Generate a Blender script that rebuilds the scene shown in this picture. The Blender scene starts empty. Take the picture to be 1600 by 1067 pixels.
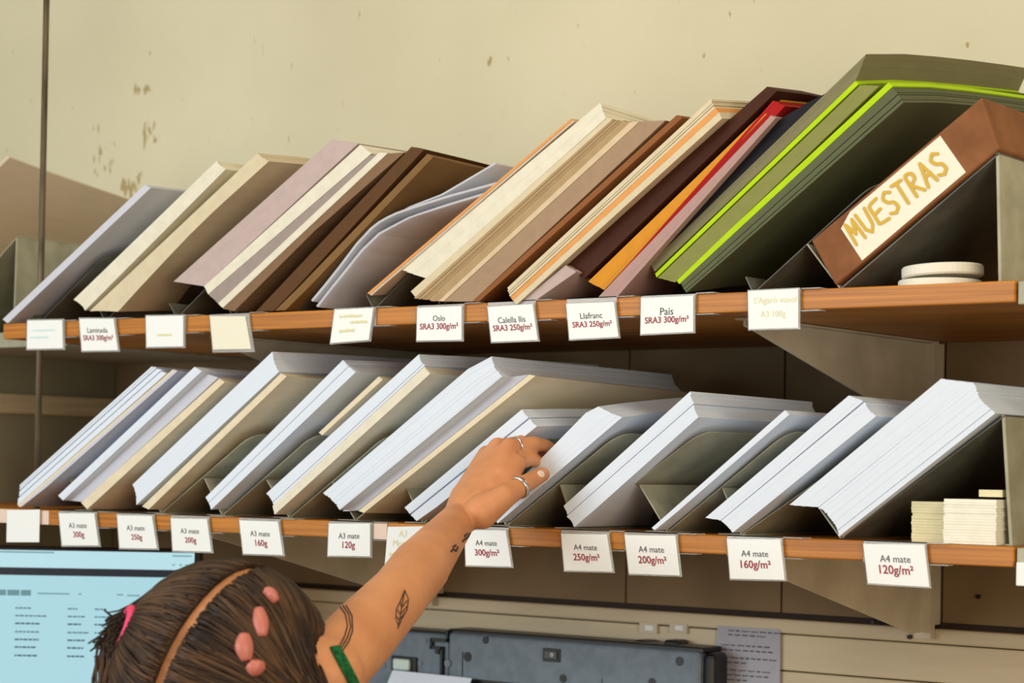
import bpy, bmesh, math, random
from mathutils import Vector, Matrix
from mathutils.bvhtree import BVHTree
random.seed(7)
SC = bpy.context.scene
COL = SC.collection

# ------------------------------------------------------------------ camera
F_PX, SHIFT_PX = 3282.789, 165.73
YAW, PITCH, ROLL = 0.64523, 0.010739, 0.0171046
CAM = Vector((1.395088, -1.852444, 1.314124))
fw = Vector((-math.sin(YAW) * math.cos(PITCH), math.cos(YAW) * math.cos(PITCH), math.sin(PITCH)))
r0 = Vector((math.cos(YAW), math.sin(YAW), 0))
u0 = r0.cross(fw)
rt = r0 * math.cos(ROLL) + u0 * math.sin(ROLL)
up = -r0 * math.sin(ROLL) + u0 * math.cos(ROLL)
cd = bpy.data.cameras.new('camera')
cd.sensor_width = 36.0
cd.lens = F_PX / 1600 * 36
cd.shift_y = SHIFT_PX / 1600
cd.clip_start = 0.05
cam = bpy.data.objects.new('camera', cd)
M = Matrix.Identity(4)
for i in range(3):
    M[i][0], M[i][1], M[i][2], M[i][3] = rt[i], up[i], -fw[i], CAM[i]
cam.matrix_world = M
COL.objects.link(cam)
SC.camera = cam
cd.dof.use_dof = True
cd.dof.focus_distance = 2.26
cd.dof.aperture_fstop = 8.0

# ------------------------------------------------------------------ world, light, exposure
SC.view_settings.view_transform = 'Standard'
SC.view_settings.look = 'None'
SC.view_settings.gamma = 1.0
SC.view_settings.use_curve_mapping = False
SC.view_settings.exposure = 0.0
W = bpy.data.worlds.new('room_daylight')
SC.world = W
W.use_nodes = True
W.node_tree.nodes['Background'].inputs[0].default_value = (1.0, 0.86, 0.66, 1)
W.node_tree.nodes['Background'].inputs[1].default_value = 0.41


def area(name, loc, target, sx, sy, power, col):
    l = bpy.data.lights.new(name, 'AREA')
    l.shape = 'RECTANGLE'
    l.size, l.size_y = sx, sy
    l.energy = power
    l.color = col
    o = bpy.data.objects.new(name, l)
    o.location = loc
    o.rotation_euler = (Vector(target) - Vector(loc)).to_track_quat('-Z', 'Y').to_euler()
    COL.objects.link(o)
    return o


area('window_daylight', (-1.5, -3.7, 1.85), (-0.1, 0.2, 1.32), 2.4, 1.7, 93, (0.87, 0.95, 1.0))
area('ceiling_lamp', (0.3, -1.2, 3.1), (0.0, 0.5, 1.6), 1.2, 0.5, 13, (1.0, 0.88, 0.66))
area('right_warm_fill', (3.2, -2.2, 1.7), (0.0, 0.3, 1.25), 1.6, 1.6, 68, (1.0, 0.84, 0.64))  # warm fill light added to brighten the right-facing sides

# ------------------------------------------------------------------ pixel -> place helpers
ZU, ZL, TU, TL, D = 1.5, 1.2505, 0.0206, 0.0192, 0.5186     # shelf tops, thicknesses, wall plane


def ray(px, py):
    return rt * ((px - 800) / F_PX) + up * (-(py - 533.5 - SHIFT_PX) / F_PX) + fw


def P(px, py, Y=0.0):
    d = ray(px, py)
    return CAM + d * ((Y - CAM.y) / d.y)


def Pz(px, py, z):
    return CAM + ray(px, py) * z


# ------------------------------------------------------------------ materials
MATS = {}


def principled(name, col, rough=0.6, metal=0.0, spec=0.5, **kw):
    if name in MATS:
        return MATS[name]
    m = bpy.data.materials.new(name)
    m.use_nodes = True
    b = m.node_tree.nodes['Principled BSDF']
    b.inputs['Base Color'].default_value = (*col, 1)
    b.inputs['Roughness'].default_value = rough
    b.inputs['Metallic'].default_value = metal
    b.inputs['Specular IOR Level'].default_value = spec
    for k, v in kw.items():
        b.inputs[k.replace('_', ' ')].default_value = v
    MATS[name] = m
    return m


def noisy(name, c1, c2, scale=(1, 1, 1), nscale=5.0, rough=0.6, bump=0.0, detail=4.0, spec=0.4, lo=0.35, hi=0.65, metal=0.0):
    if name in MATS:
        return MATS[name]
    m = principled(name, c1, rough, metal, spec)
    nt = m.node_tree
    N, L = nt.nodes, nt.links
    b = N['Principled BSDF']
    tc = N.new('ShaderNodeTexCoord')
    mp = N.new('ShaderNodeMapping')
    mp.inputs['Scale'].default_value = scale
    nz = N.new('ShaderNodeTexNoise')
    nz.inputs['Scale'].default_value = nscale
    nz.inputs['Detail'].default_value = detail
    rp = N.new('ShaderNodeValToRGB')
    rp.color_ramp.elements[0].position = lo
    rp.color_ramp.elements[1].position = hi
    rp.color_ramp.elements[0].color = (*c1, 1)
    rp.color_ramp.elements[1].color = (*c2, 1)
    L.new(tc.outputs['Object'], mp.inputs[0])
    L.new(mp.outputs[0], nz.inputs['Vector'])
    L.new(nz.outputs[0], rp.inputs[0])
    L.new(rp.outputs[0], b.inputs['Base Color'])
    if bump:
        bp = N.new('ShaderNodeBump')
        bp.inputs['Strength'].default_value = bump
        bp.inputs['Distance'].default_value = 0.002
        L.new(nz.outputs[0], bp.inputs['Height'])
        L.new(bp.outputs[0], b.inputs['Normal'])
    return m


def lin(r, g, b):
    f = lambda c: ((c / 255 + 0.055) / 1.055) ** 2.4 if c > 10 else c / 255 / 12.92
    return (f(r), f(g), f(b))


def paper(name, rgb, rough=0.75, var=0.93):
    c = lin(*rgb)
    return noisy('paper_' + name, tuple(v * var for v in c), c, (6, 1.5, 6), 12.0, rough, 0.0, 3.0, 0.25)


WOOD = noisy('orange_varnished_wood', lin(150, 90, 24), lin(206, 134, 42), (1.2, 12, 90), 3.0, 0.45, 0.15, 6.0, 0.4, 0.3, 0.75)
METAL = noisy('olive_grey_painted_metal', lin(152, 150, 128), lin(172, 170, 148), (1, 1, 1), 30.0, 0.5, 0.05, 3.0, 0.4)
DMETAL = noisy('dark_grey_metal_paint_and_shade', lin(84, 84, 76), lin(100, 99, 90), (1, 1, 1), 30.0, 0.5, 0.05, 3.0, 0.4)
BRACK = noisy('beige_grey_bracket_paint', lin(184, 174, 150), lin(204, 194, 170), (1, 1, 1), 14.0, 0.5, 0.0, 3.0, 0.4)
STEEL = noisy('weathered_steel_rod', lin(70, 58, 40), lin(120, 108, 84), (1, 1, .2), 40.0, 0.45, 0.0, 3.0, 0.5, metal=0.4)
CLEAR = principled('clear_acrylic', (0.93, 0.95, 0.94), 0.12, 0.0, 0.5, Transmission_Weight=0.75, IOR=1.3)
CARD = principled('white_label_card', lin(236, 240, 240), 0.55)
CARDC = principled('cream_label_card', lin(232, 228, 208), 0.55)
INK = principled('dark_grey_ink', lin(70, 68, 68), 0.6)
RED = principled('dark_red_ink', lin(150, 36, 46), 0.6)
YEL = principled('faded_yellow_ink', lin(226, 221, 168), 0.6)
CYAN = principled('faded_cyan_ink', lin(206, 234, 236), 0.6)
GOLD = principled('gold_yellow_marker_ink', lin(205, 168, 48), 0.6)
BLUEINK = principled('blue_grey_ballpoint_ink', lin(84, 84, 100), 0.6)
SKIN = noisy('tan_skin', lin(202, 138, 94), lin(218, 154, 108), (1, 1, 1), 18.0, 0.5, 0.12, 5.0, 0.35)
SKIN.node_tree.nodes['Principled BSDF'].inputs['Subsurface Weight'].default_value = 0.12
SKIN.node_tree.nodes['Principled BSDF'].inputs['Subsurface Radius'].default_value = (0.012, 0.005, 0.003)
HAIR = noisy('dark_brown_hair', lin(46, 31, 19), lin(90, 63, 39), (1, 1, 1), 24.0, 0.5, 0.0, 4.0, 0.35)
HAIRD = noisy('darkest_brown_hair', lin(32, 22, 15), lin(56, 38, 26), (1, 1, 1), 24.0, 0.55, 0.0, 4.0, 0.3)
PINK = principled('pink_plastic', lin(194, 114, 100), 0.45)
HOTPINK = principled('hot_pink_elastic', lin(226, 66, 110), 0.6)
GREEN = noisy('green_knit_fabric', lin(16, 70, 36), lin(34, 108, 60), (1, 1, 1), 220.0, 0.85, 0.4, 2.0, 0.2)
DENIM = noisy('dark_denim', lin(36, 44, 62), lin(50, 60, 84), (1, 1, 1), 200.0, 0.9)
SILVER = principled('silver_metal', (0.8, 0.78, 0.74), 0.2, 1.0)
TATTOO = principled('dark_tattoo_ink', lin(66, 50, 38), 0.6)
NAIL = principled('pale_nail', lin(240, 208, 186), 0.3)
PRN = noisy('slate_grey_plastic', lin(98, 112, 124), lin(110, 124, 136), (1, 1, 1), 60.0, 0.45, 0.05, 2.0, 0.4)
BLACKP = principled('black_plastic', lin(18, 19, 22), 0.4)
WHITEP = principled('pale_green_white_plastic', lin(196, 214, 208), 0.4)


# ------------------------------------------------------------------ object helpers
def tag(o, label=None, cat=None, group=None, kind=None):
    if label: o['label'] = label
    if cat: o['category'] = cat
    if group: o['group'] = group
    if kind: o['kind'] = kind
    return o


def link_mesh(name, verts, faces, mat, parent=None, smooth=False):
    me = bpy.data.meshes.new(name)
    me.from_pydata([tuple(v) for v in verts], [], faces)
    me.validate()
    bm = bmesh.new()
    bm.from_mesh(me)
    bmesh.ops.recalc_face_normals(bm, faces=bm.faces)
    bm.to_mesh(me)
    bm.free()
    if smooth:
        for p in me.polygons:
            p.use_smooth = True
    me.materials.append(mat)
    o = bpy.data.objects.new(name, me)
    COL.objects.link(o)
    if parent:
        o.parent = parent
        o.matrix_parent_inverse = Matrix.Translation(parent.location).inverted()
    return o


def empty(name, loc, label, cat, group=None):
    o = bpy.data.objects.new(name, None)
    o.empty_display_size = 0.03
    o.location = loc
    COL.objects.link(o)
    return tag(o, label, cat, group)


class G:
    """collects shapes, links them as one mesh"""
    def __init__(s):
        s.v, s.f = [], []

    def add(s, vs, fs):
        n = len(s.v)
        s.v += [Vector(v) for v in vs]
        s.f += [[i + n for i in f] for f in fs]
        return s

    def box(s, a, b):
        x0, y0, z0 = a
        x1, y1, z1 = b
        return s.add([(x0, y0, z0), (x1, y0, z0), (x1, y1, z0), (x0, y1, z0), (x0, y0, z1), (x1, y0, z1), (x1, y1, z1), (x0, y1, z1)],
                     [[0, 3, 2, 1], [4, 5, 6, 7], [0, 1, 5, 4], [1, 2, 6, 5], [2, 3, 7, 6], [3, 0, 4, 7]])

    def prism(s, poly, vec):
        """poly: 3D points in a plane, pushed along vec"""
        n = len(poly)
        vec = Vector(vec)
        vs = [Vector(p) for p in poly] + [Vector(p) + vec for p in poly]
        fs = [list(range(n))[::-1], list(range(n, 2 * n))] + [[i, (i + 1) % n, n + (i + 1) % n, n + i] for i in range(n)]
        return s.add(vs, fs)

    def tube(s, pts, rad, seg=8, flat=1.0):
        pts = [Vector(p) for p in pts]
        n = len(pts)
        if not isinstance(rad, (list, tuple)):
            rad = [rad] * n
        vs, fs = [], []
        ref = None
        for i, p in enumerate(pts):
            t = (pts[min(i + 1, n - 1)] - pts[max(i - 1, 0)])
            t = t.normalized() if t.length > 1e-9 else Vector((0, 0, 1))
            if ref is None:
                ref = t.orthogonal().normalized()
            ref = (ref - t * ref.dot(t))
            ref = ref.normalized() if ref.length > 1e-6 else t.orthogonal().normalized()
            b = t.cross(ref)
            for k in range(seg):
                a = 2 * math.pi * k / seg
                vs.append(p + ref * (rad[i] * math.cos(a)) + b * (rad[i] * flat * math.sin(a)))
        for i in range(n - 1):
            for k in range(seg):
                k2 = (k + 1) % seg
                fs.append([i * seg + k, i * seg + k2, (i + 1) * seg + k2, (i + 1) * seg + k])
        fs.append(list(range(seg))[::-1])
        fs.append([(n - 1) * seg + k for k in range(seg)])
        return s.add(vs, fs)

    def ball(s, c, r, seg=16, rings=10, basis=None):
        c = Vector(c)
        if not isinstance(r, (list, tuple)):
            r = (r, r, r)
        vs, fs = [], []
        for i in range(1, rings):
            th = math.pi * i / rings
            for k in range(seg):
                a = 2 * math.pi * k / seg
                q = Vector((r[0] * math.sin(th) * math.cos(a), r[1] * math.sin(th) * math.sin(a), r[2] * math.cos(th)))
                vs.append(c + (basis @ q if basis else q))
        q = Vector((0, 0, r[2]))
        top, bot = c + (basis @ q if basis else q), c - (basis @ q if basis else q)
        vs += [top, bot]
        for i in range(rings - 2):
            for k in range(seg):
                k2 = (k + 1) % seg
                fs.append([i * seg + k, (i + 1) * seg + k, (i + 1) * seg + k2, i * seg + k2])
        T, B = len(vs) - 2, len(vs) - 1
        for k in range(seg):
            fs.append([T, k, (k + 1) % seg])
            fs.append([B, (rings - 2) * seg + (k + 1) % seg, (rings - 2) * seg + k])
        return s.add(vs, fs)

    def capsule(s, a, b, ra, rb, seg=16):
        a, b = Vector(a), Vector(b)
        t = (b - a).normalized()
        pts, rad = [], []
        for i in range(5):
            q = math.pi / 2 * i / 4
            pts.append(a - t * ra * math.cos(q)); rad.append(max(ra * math.sin(q), 1e-4))
        for i in range(5):
            q = math.pi / 2 * i / 4
            pts.append(b + t * rb * math.sin(q)); rad.append(max(rb * math.cos(q), 1e-4))
        return s.tube(pts, rad, seg)

    def ring(s, c, axis, R, r, seg=28, sec=8, widen=1.0):
        c, axis = Vector(c), Vector(axis).normalized()
        x = axis.orthogonal().normalized()
        y = axis.cross(x)
        vs, fs = [], []
        for i in range(seg):
            a = 2 * math.pi * i / seg
            d = x * math.cos(a) + y * math.sin(a)
            for k in range(sec):
                b = 2 * math.pi * k / sec
                vs.append(c + d * (R + r * math.cos(b)) + axis * (r * widen * math.sin(b)))
        for i in range(seg):
            for k in range(sec):
                i2, k2 = (i + 1) % seg, (k + 1) % sec
                fs.append([i * sec + k, i2 * sec + k, i2 * sec + k2, i * sec + k2])
        return s.add(vs, fs)

    def build(s, name, mat, parent=None, smooth=False):
        return link_mesh(name, s.v, s.f, mat, parent, smooth)


def bevel(o, w=0.002, seg=2):
    m = o.modifiers.new('bevel', 'BEVEL')
    m.width = w
    m.segments = seg
    m.limit_method = 'ANGLE'
    return o


# ------------------------------------------------------------------ setting
def plaster():
    m = principled('cream_plaster', lin(214, 205, 166), 0.8, 0.0, 0.2)
    nt = m.node_tree
    N, L = nt.nodes, nt.links
    b = N['Principled BSDF']
    tc = N.new('ShaderNodeTexCoord')
    n1 = N.new('ShaderNodeTexNoise'); n1.inputs['Scale'].default_value = 2.2; n1.inputs['Detail'].default_value = 5
    r1 = N.new('ShaderNodeValToRGB')
    r1.color_ramp.elements[0].color = (*lin(196, 191, 163), 1); r1.color_ramp.elements[0].position = 0.3
    r1.color_ramp.elements[1].color = (*lin(210, 205, 178), 1); r1.color_ramp.elements[1].position = 0.7
    L.new(tc.outputs['Object'], n1.inputs['Vector']); L.new(n1.outputs[0], r1.inputs[0])
    last = r1.outputs[0]
    # flaking brown marks, each round its own spot of the wall
    mp = N.new('ShaderNodeMapping'); mp.inputs['Scale'].default_value = (1.7, 1, 0.6)
    L.new(tc.outputs['Object'], mp.inputs[0])
    n2 = N.new('ShaderNodeTexNoise'); n2.inputs['Scale'].default_value = 60; n2.inputs['Detail'].default_value = 6
    L.new(mp.outputs[0], n2.inputs['Vector'])
    for (px, py, R, th) in [(203, 290, .050, .47), (165, 246, .055, .50), (238, 208, .045, .51), (222, 150, .045, .52), (768, 97, .014, .44), (150, 200, .03, .57), (1508, 72, .012, .50), (1100, 85, .008, .48)]:
        q = P(px, py, D)
        vd = N.new('ShaderNodeVectorMath'); vd.operation = 'DISTANCE'
        vd.inputs[1].default_value = q
        L.new(tc.outputs['Object'], vd.inputs[0])
        mr = N.new('ShaderNodeMapRange')
        mr.inputs['From Min'].default_value = R * 0.3; mr.inputs['From Max'].default_value = R
        mr.inputs['To Min'].default_value = 0.0; mr.inputs['To Max'].default_value = 0.25
        L.new(vd.outputs['Value'], mr.inputs['Value'])
        sub = N.new('ShaderNodeMath'); sub.operation = 'SUBTRACT'
        L.new(n2.outputs[0], sub.inputs[0]); L.new(mr.outputs[0], sub.inputs[1])
        m2 = N.new('ShaderNodeMapRange')
        m2.inputs['From Min'].default_value = th; m2.inputs['From Max'].default_value = th + 0.07
        m2.inputs['To Max'].default_value = 0.75
        L.new(sub.outputs[0], m2.inputs['Value'])
        mx = N.new('ShaderNodeMix'); mx.data_type = 'RGBA'
        L.new(m2.outputs[0], mx.inputs['Factor']); L.new(last, mx.inputs['A'])
        mx.inputs['B'].default_value = (*lin(150, 128, 74), 1)
        last = mx.outputs['Result']
    L.new(last, b.inputs['Base Color'])
    bp = N.new('ShaderNodeBump'); bp.inputs['Strength'].default_value = 0.16; bp.inputs['Distance'].default_value = 0.004
    L.new(n2.outputs[0], bp.inputs['Height']); L.new(bp.outputs[0], b.inputs['Normal'])
    return m


PLASTER = plaster()
BROWN = noisy('tan_brown_board', lin(118, 98, 68), lin(138, 116, 84), (1, 1, 1), 6.0, 0.75, 0.1)
PANEL = noisy('grey_beige_painted_boards', lin(196, 182, 152), lin(212, 198, 168), (.6, 1, 4), 7.0, 0.6, 0.1)
OLIVE = noisy('olive_grey_partition_paint', lin(146, 142, 114), lin(158, 153, 126), (1, 1, 1), 6.0, 0.7)

tag(G().box((-3.6, D, 0), (2.6, D + 0.1, 3.4)).build('wall_back', PLASTER), kind='structure')
tag(G().box((-3.6, -4.5, -0.05), (2.6, D, 0)).build('floor', noisy('worn_floor', lin(120, 100, 80), lin(140, 120, 96), (1, 1, 1), 4.0, 0.6)), kind='structure')
# lower wall lining boards between upper shelf and painted rail
zl = P(1100, 954, D).z          # dark gap height
sx = [-3.0] + [P(x, 700, D).x for x in (182, 690, 985, 1228, 1478)] + [2.4]
for i in range(len(sx) - 1):
    tag(bevel(G().box((sx[i] + .0012, D - .006, zl + .004), (sx[i + 1] - .0012, D + .001, ZU - TU)).build('trim_%d' % (i + 1), BROWN), .001), kind='structure')
zr = P(1350, 996, D).z
zq = P(1350, 1055, D).z
tag(bevel(G().box((-3.0, D - .020, zr), (2.4, D, zl - .003)).build('trim_7', PANEL), .003), kind='structure')
tag(bevel(G().box((-3.0, D - .016, zq), (2.4, D, zr - .0015)).build('trim_8', PANEL), .002), kind='structure')
tag(bevel(G().box((-3.0, D - .016, zq - .30), (2.4, D, zq - .0015)).build('trim_9', PANEL), .002), kind='structure')
tag(G().box((-3.0, D - .0062, zl - .0032), (2.4, D + .001, zl + .0042)).build('trim_11', principled('painted_gap_shade', lin(46, 34, 26), .8)), kind='structure')  # dark strip whose colour paints the shade in the gap above the rail
# partition on the left between the shelves
XP = P(180, 600, D - .006).x
tag(G().box((XP - .02, .10, zl + .005), (XP, D - .0065, ZU - TU - .001)).build('wall_left', OLIVE), kind='structure')
za, zb = P(120, 621, .44).z, P(120, 651, .44).z
tag(bevel(G().box((XP + .0005, .10, zb), (XP + .012, D - .007, za)).build('trim_10', noisy('pale_timber_batten', lin(200, 182, 142), lin(220, 202, 164), (30, 2, 60), 3.0, 0.6)), .002), kind='structure')

# ------------------------------------------------------------------ shelves, brackets, rails, rod
XE = P(5, 510, 0).x
XRU = P(1586, 455, 0).x
XRL = P(1584, 868, 0).x
tag(bevel(G().box((XE, 0, ZU - TU), (XRU, D - .002, ZU)).build('wooden_shelf', WOOD), .0015),
    'upper orange varnished wooden shelf carrying coloured paper stacks', 'shelf')
tag(bevel(G().box((-1.25, 0, ZL - TL), (XRL, D - .010, ZL)).build('wooden_shelf', WOOD), .0015),
    'lower orange varnished wooden shelf carrying white paper stacks', 'shelf')
tag(bevel(G().box((XRU + .002, .002, ZU - TU - .002), (XRU + .5, D - .01, ZU - .001)).build('metal_shelf', METAL), .001),
    'grey metal shelf end beside the upper wooden shelf, at far right', 'shelf')
tag(bevel(G().box((XRL + .002, .002, ZL - TL - .002), (XRL + .5, D - .01, ZL - .001)).build('metal_shelf', METAL), .001),
    'grey metal shelf end beside the lower wooden shelf, at far right', 'shelf')
tag(bevel(G().box((-1.75, .115, ZU - TU - .002), (XE - .004, D - .01, ZU - .001)).build('metal_shelf', METAL), .001),
    'grey metal shelf end past the left end of the upper wooden shelf', 'shelf')


def bracket(X, zt, where):
    e = empty('shelf_bracket', (X, D - .03, zt), 'beige metal triangular shelf bracket ' + where, 'bracket', 'shelf brackets under the wooden shelves')
    y0, y1, h = .055, D - .032, .105
    g = G().prism([(X - .0015, y0, zt - .001), (X - .0015, y1, zt - .001), (X - .0015, y1, zt - h), (X - .0015, y1 - .03, zt - h), (X - .0015, y0 + .02, zt - .014), (X - .0015, y0, zt - .010)], (.003, 0, 0))
    bevel(g.build('web', BRACK, e), .0006)
    bevel(G().box((X - .012, y0, zt - .003), (X + .012, y1, zt - .0005)).build('top_flange', BRACK, e), .0006)
    G().box((X - .011, y1, zt - h - .008), (X + .011, D - .021, zt - .0005)).build('hook_plate', BRACK, e)


XB1, XB2 = 0.262, -0.515
for X, zt, w in [(XB2, ZU - TU, 'under the left half of the upper shelf'), (XB1, ZU - TU, 'under the right half of the upper shelf'),
                 (XB2, ZL - TL, 'under the left half of the lower shelf'), (XB1, ZL - TL, 'under the right half of the lower shelf')]:
    bracket(X, zt, w)
for X, w in [(XB2, 'left'), (XB1, 'right')]:
    g = G().box((X - .011, D - .0205, zl + .002), (X - .008, D - .0065, ZU - TU - .003)).box((X + .008, D - .0205, zl + .002), (X + .011, D - .0065, ZU - TU - .003)).box((X - .008, D - .0115, zl + .002), (X + .008, D - .0065, ZU - TU - .003))
    tag(g.build('wall_rail', BRACK), 'vertical slotted metal wall rail holding the %s pair of shelf brackets' % w, 'rail')
rp = P(67, 300, .06)
rx = rp.x
tag(G().tube([(rx, .06, ZL - .02), (rx - .0005, .06, ZU), (rx + .0, .06, 2.6)], .0043, 12).build('hanging_rod', STEEL, None, True),
    'thin dark steel rod hanging vertically at the left ends of the shelves', 'rod')


# ------------------------------------------------------------------ racks
def rack_panel(e, V, T, Y0, Y1, mat, r=.022):
    a, b = P(*V, Y0), P(*T, Y0)
    a.z = max(a.z, 0)
    s = (b - a).normalized()
    n = Vector((s.z, 0, -s.x))
    S = (b - a).length
    pts = [a, a + s * (S - r)]
    for i in range(1, 7):
        q = math.pi / 2 * i / 6
        pts.append(a + s * (S - r + r * math.sin(q)) + Vector((0, r - r * math.cos(q), 0)))
    pts += [a + s * S + Vector((0, Y1 - Y0, 0)), a + Vector((0, Y1 - Y0, 0))]
    return bevel(G().prism(pts, n * .0014).build('slanted_panel', mat, e), .0004, 1)


def rack_sheet(e, name, pts, Y0, Y1, mat, th=.0014):
    q = [P(x, y, Y0) for x, y in pts]
    g = G()
    for a, b in zip(q, q[1:]):
        s = (b - a).normalized()
        n = Vector((s.z, 0, -s.x))
        g.prism([a, b, b + Vector((0, Y1 - Y0, 0)), a + Vector((0, Y1 - Y0, 0))], n * th)
    return g.build(name, mat, e)


def ribbon(g, pts, w):
    """flat pen stroke lying on a plane facing the room; later dabs of ink lie a hair over earlier ones"""
    def lay(poly):
        o = Vector((0, -(len(g.v) // 4) * 1.2e-6, 0))
        g.add([p + o for p in poly], [list(range(len(poly)))])
    for a, b in zip(pts, pts[1:]):
        t = b - a
        if t.length < 1e-7:
            continue
        t.normalize()
        n = Vector((-t.z, 0, t.x)) * w
        lay([a - n, b - n, b + n, a + n])
    for c in pts:
        lay([c + Vector((math.cos(k * math.pi / 4), 0, math.sin(k * math.pi / 4))) * w for k in range(8)])
    return g


def on_shelf(px, Y, Z):
    """pixel row where the shelf top lies at this column and depth"""
    lo, hi = 300.0, 1000.0
    for _ in range(40):
        m = (lo + hi) / 2
        if P(px, m, Y).z > Z: lo = m
        else: hi = m
    return lo


def rack(V, T, R, Y0, Y1, Z, mat, label, group):
    vy = on_shelf(V, Y0, Z + .0022)
    o = P(V, vy, Y0)
    e = empty('paper_rack', (o.x, Y0, Z), label, 'rack', group)
    rack_panel(e, (V, vy), T, Y0, Y1, mat)
    rack_sheet(e, 'lip', [R, (V - 1, vy)], Y0, Y1, mat)
    x = o.x
    G().box((x - .030, Y0 + .002, Z + .0003), (x + .004, Y1, Z + .0013)).build('base_flange', mat, e)
    return e


LG = 'slanted metal racks on the lower shelf'
low = [(140, (285, 672), (108, 745), 'holding the second A3 stack from the left'),
       (253, (394, 677), (222, 746), 'holding the A3 stack above the 200g card'),
       (348, (491, 677), (320, 747), 'holding the A3 stack above the 160g card'),
       (453, (606, 677), (417, 749), 'holding the A3 stack above the 120g card'),
       (556, (711, 683), (520, 752), 'holding the thickest A3 stack'),
       (662, (828, 683), (632, 754), 'holding the first A4 stack, left of the hand'),
       (792, (967, 676), (757, 757), 'holding the A4 stack the hand grips'),
       (900, (1096, 673), (876, 757), 'holding the A4 stack right of the hand'),
       (1044, (1231, 673), (1000, 757), 'holding the thinnest A4 stack'),
       (1160, (1385, 676), (1130, 762), 'holding the A4 stack above the 160 card')]
for V, T, R_, w in low:
    rack(V, T, R_, .032, .30, ZL, METAL, 'olive grey slanted metal rack ' + w, LG)
UG = 'slanted metal racks on the upper shelf'
upl = [(60, 'holding the leftmost bluish white sheets'), (165, 'holding the cream and ivory sheets'), (277, 'holding the mauve stack'),
       (364, 'with rounded top between the mauve and dark brown stacks'), (462, 'holding the dark brown boards'),
       (585, 'holding the curled white sheets'), (690, 'holding the big cream stack'), (820, 'holding the striped beige stack'),
       (955, 'holding the maroon, orange and red sheets')]
for V, w in upl:
    dx = 128 + (V - 364) * .0737
    vy = on_shelf(V, .012, ZU + .002)
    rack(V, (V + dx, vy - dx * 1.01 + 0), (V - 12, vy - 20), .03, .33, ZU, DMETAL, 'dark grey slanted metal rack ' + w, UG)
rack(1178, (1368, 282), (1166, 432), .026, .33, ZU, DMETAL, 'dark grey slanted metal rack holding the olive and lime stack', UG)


def end_rack(V, T, foot, Y0, Y1, Z, R_, label):
    vy = on_shelf(V, Y0, Z + .0022)
    o = P(V, vy, Y0)
    fy = on_shelf(foot, Y0, Z + .0005)
    e = empty('end_rack', (o.x, Y0, Z), label, 'rack')
    rack_sheet(e, 'slanted_panel', [(V, vy), T], Y0, Y1, DMETAL)  # darker grey than the plate, painting in the shade inside the rack
    bevel(rack_sheet(e, 'end_plate', [T, (foot, fy)], Y0, Y1, METAL, .0035), .0008)
    rack_sheet(e, 'lip', [R_, (V - 1, vy)], Y0, Y1, METAL)
    q = P(foot, fy, Y0)
    G().box((q.x - .012, Y0, Z + .0003), (q.x, Y1, Z + .0016)).build('foot', METAL, e)
    return e


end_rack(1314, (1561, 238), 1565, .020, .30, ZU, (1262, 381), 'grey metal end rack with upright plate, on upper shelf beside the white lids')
end_rack(1315, (1570, 648), 1582, .020, .30, ZL, (1268, 775), 'olive grey metal end rack with upright plate, on lower shelf over the card stacks')
# neighbouring rack at the far left, on the metal shelf
e = empty('end_rack', P(20, 480, .15), 'dark metal end rack at the left edge, behind the steel rod', 'rack')
bevel(rack_sheet(e, 'end_plate', [(27, 369), (22, on_shelf(22, .15, ZU))], .15, .42, METAL, .003), .0006)
rack_sheet(e, 'slanted_panel', [(-110, on_shelf(-110, .15, ZU + .002)), (27, 369)], .15, .42, METAL)

# ------------------------------------------------------------------ paper stacks


def resample(pts, m):
    pts = [Vector(p) for p in pts]
    L = [0]
    for a, b in zip(pts, pts[1:]):
        L.append(L[-1] + (b - a).length)
    out = []
    for i in range(m):
        t = L[-1] * i / (m - 1)
        k = 0
        while k < len(L) - 2 and t > L[k + 1]:
            k += 1
        q = (t - L[k]) / max(L[k + 1] - L[k], 1e-9)
        out.append(pts[k].lerp(pts[k + 1], q))
    return out


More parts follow.
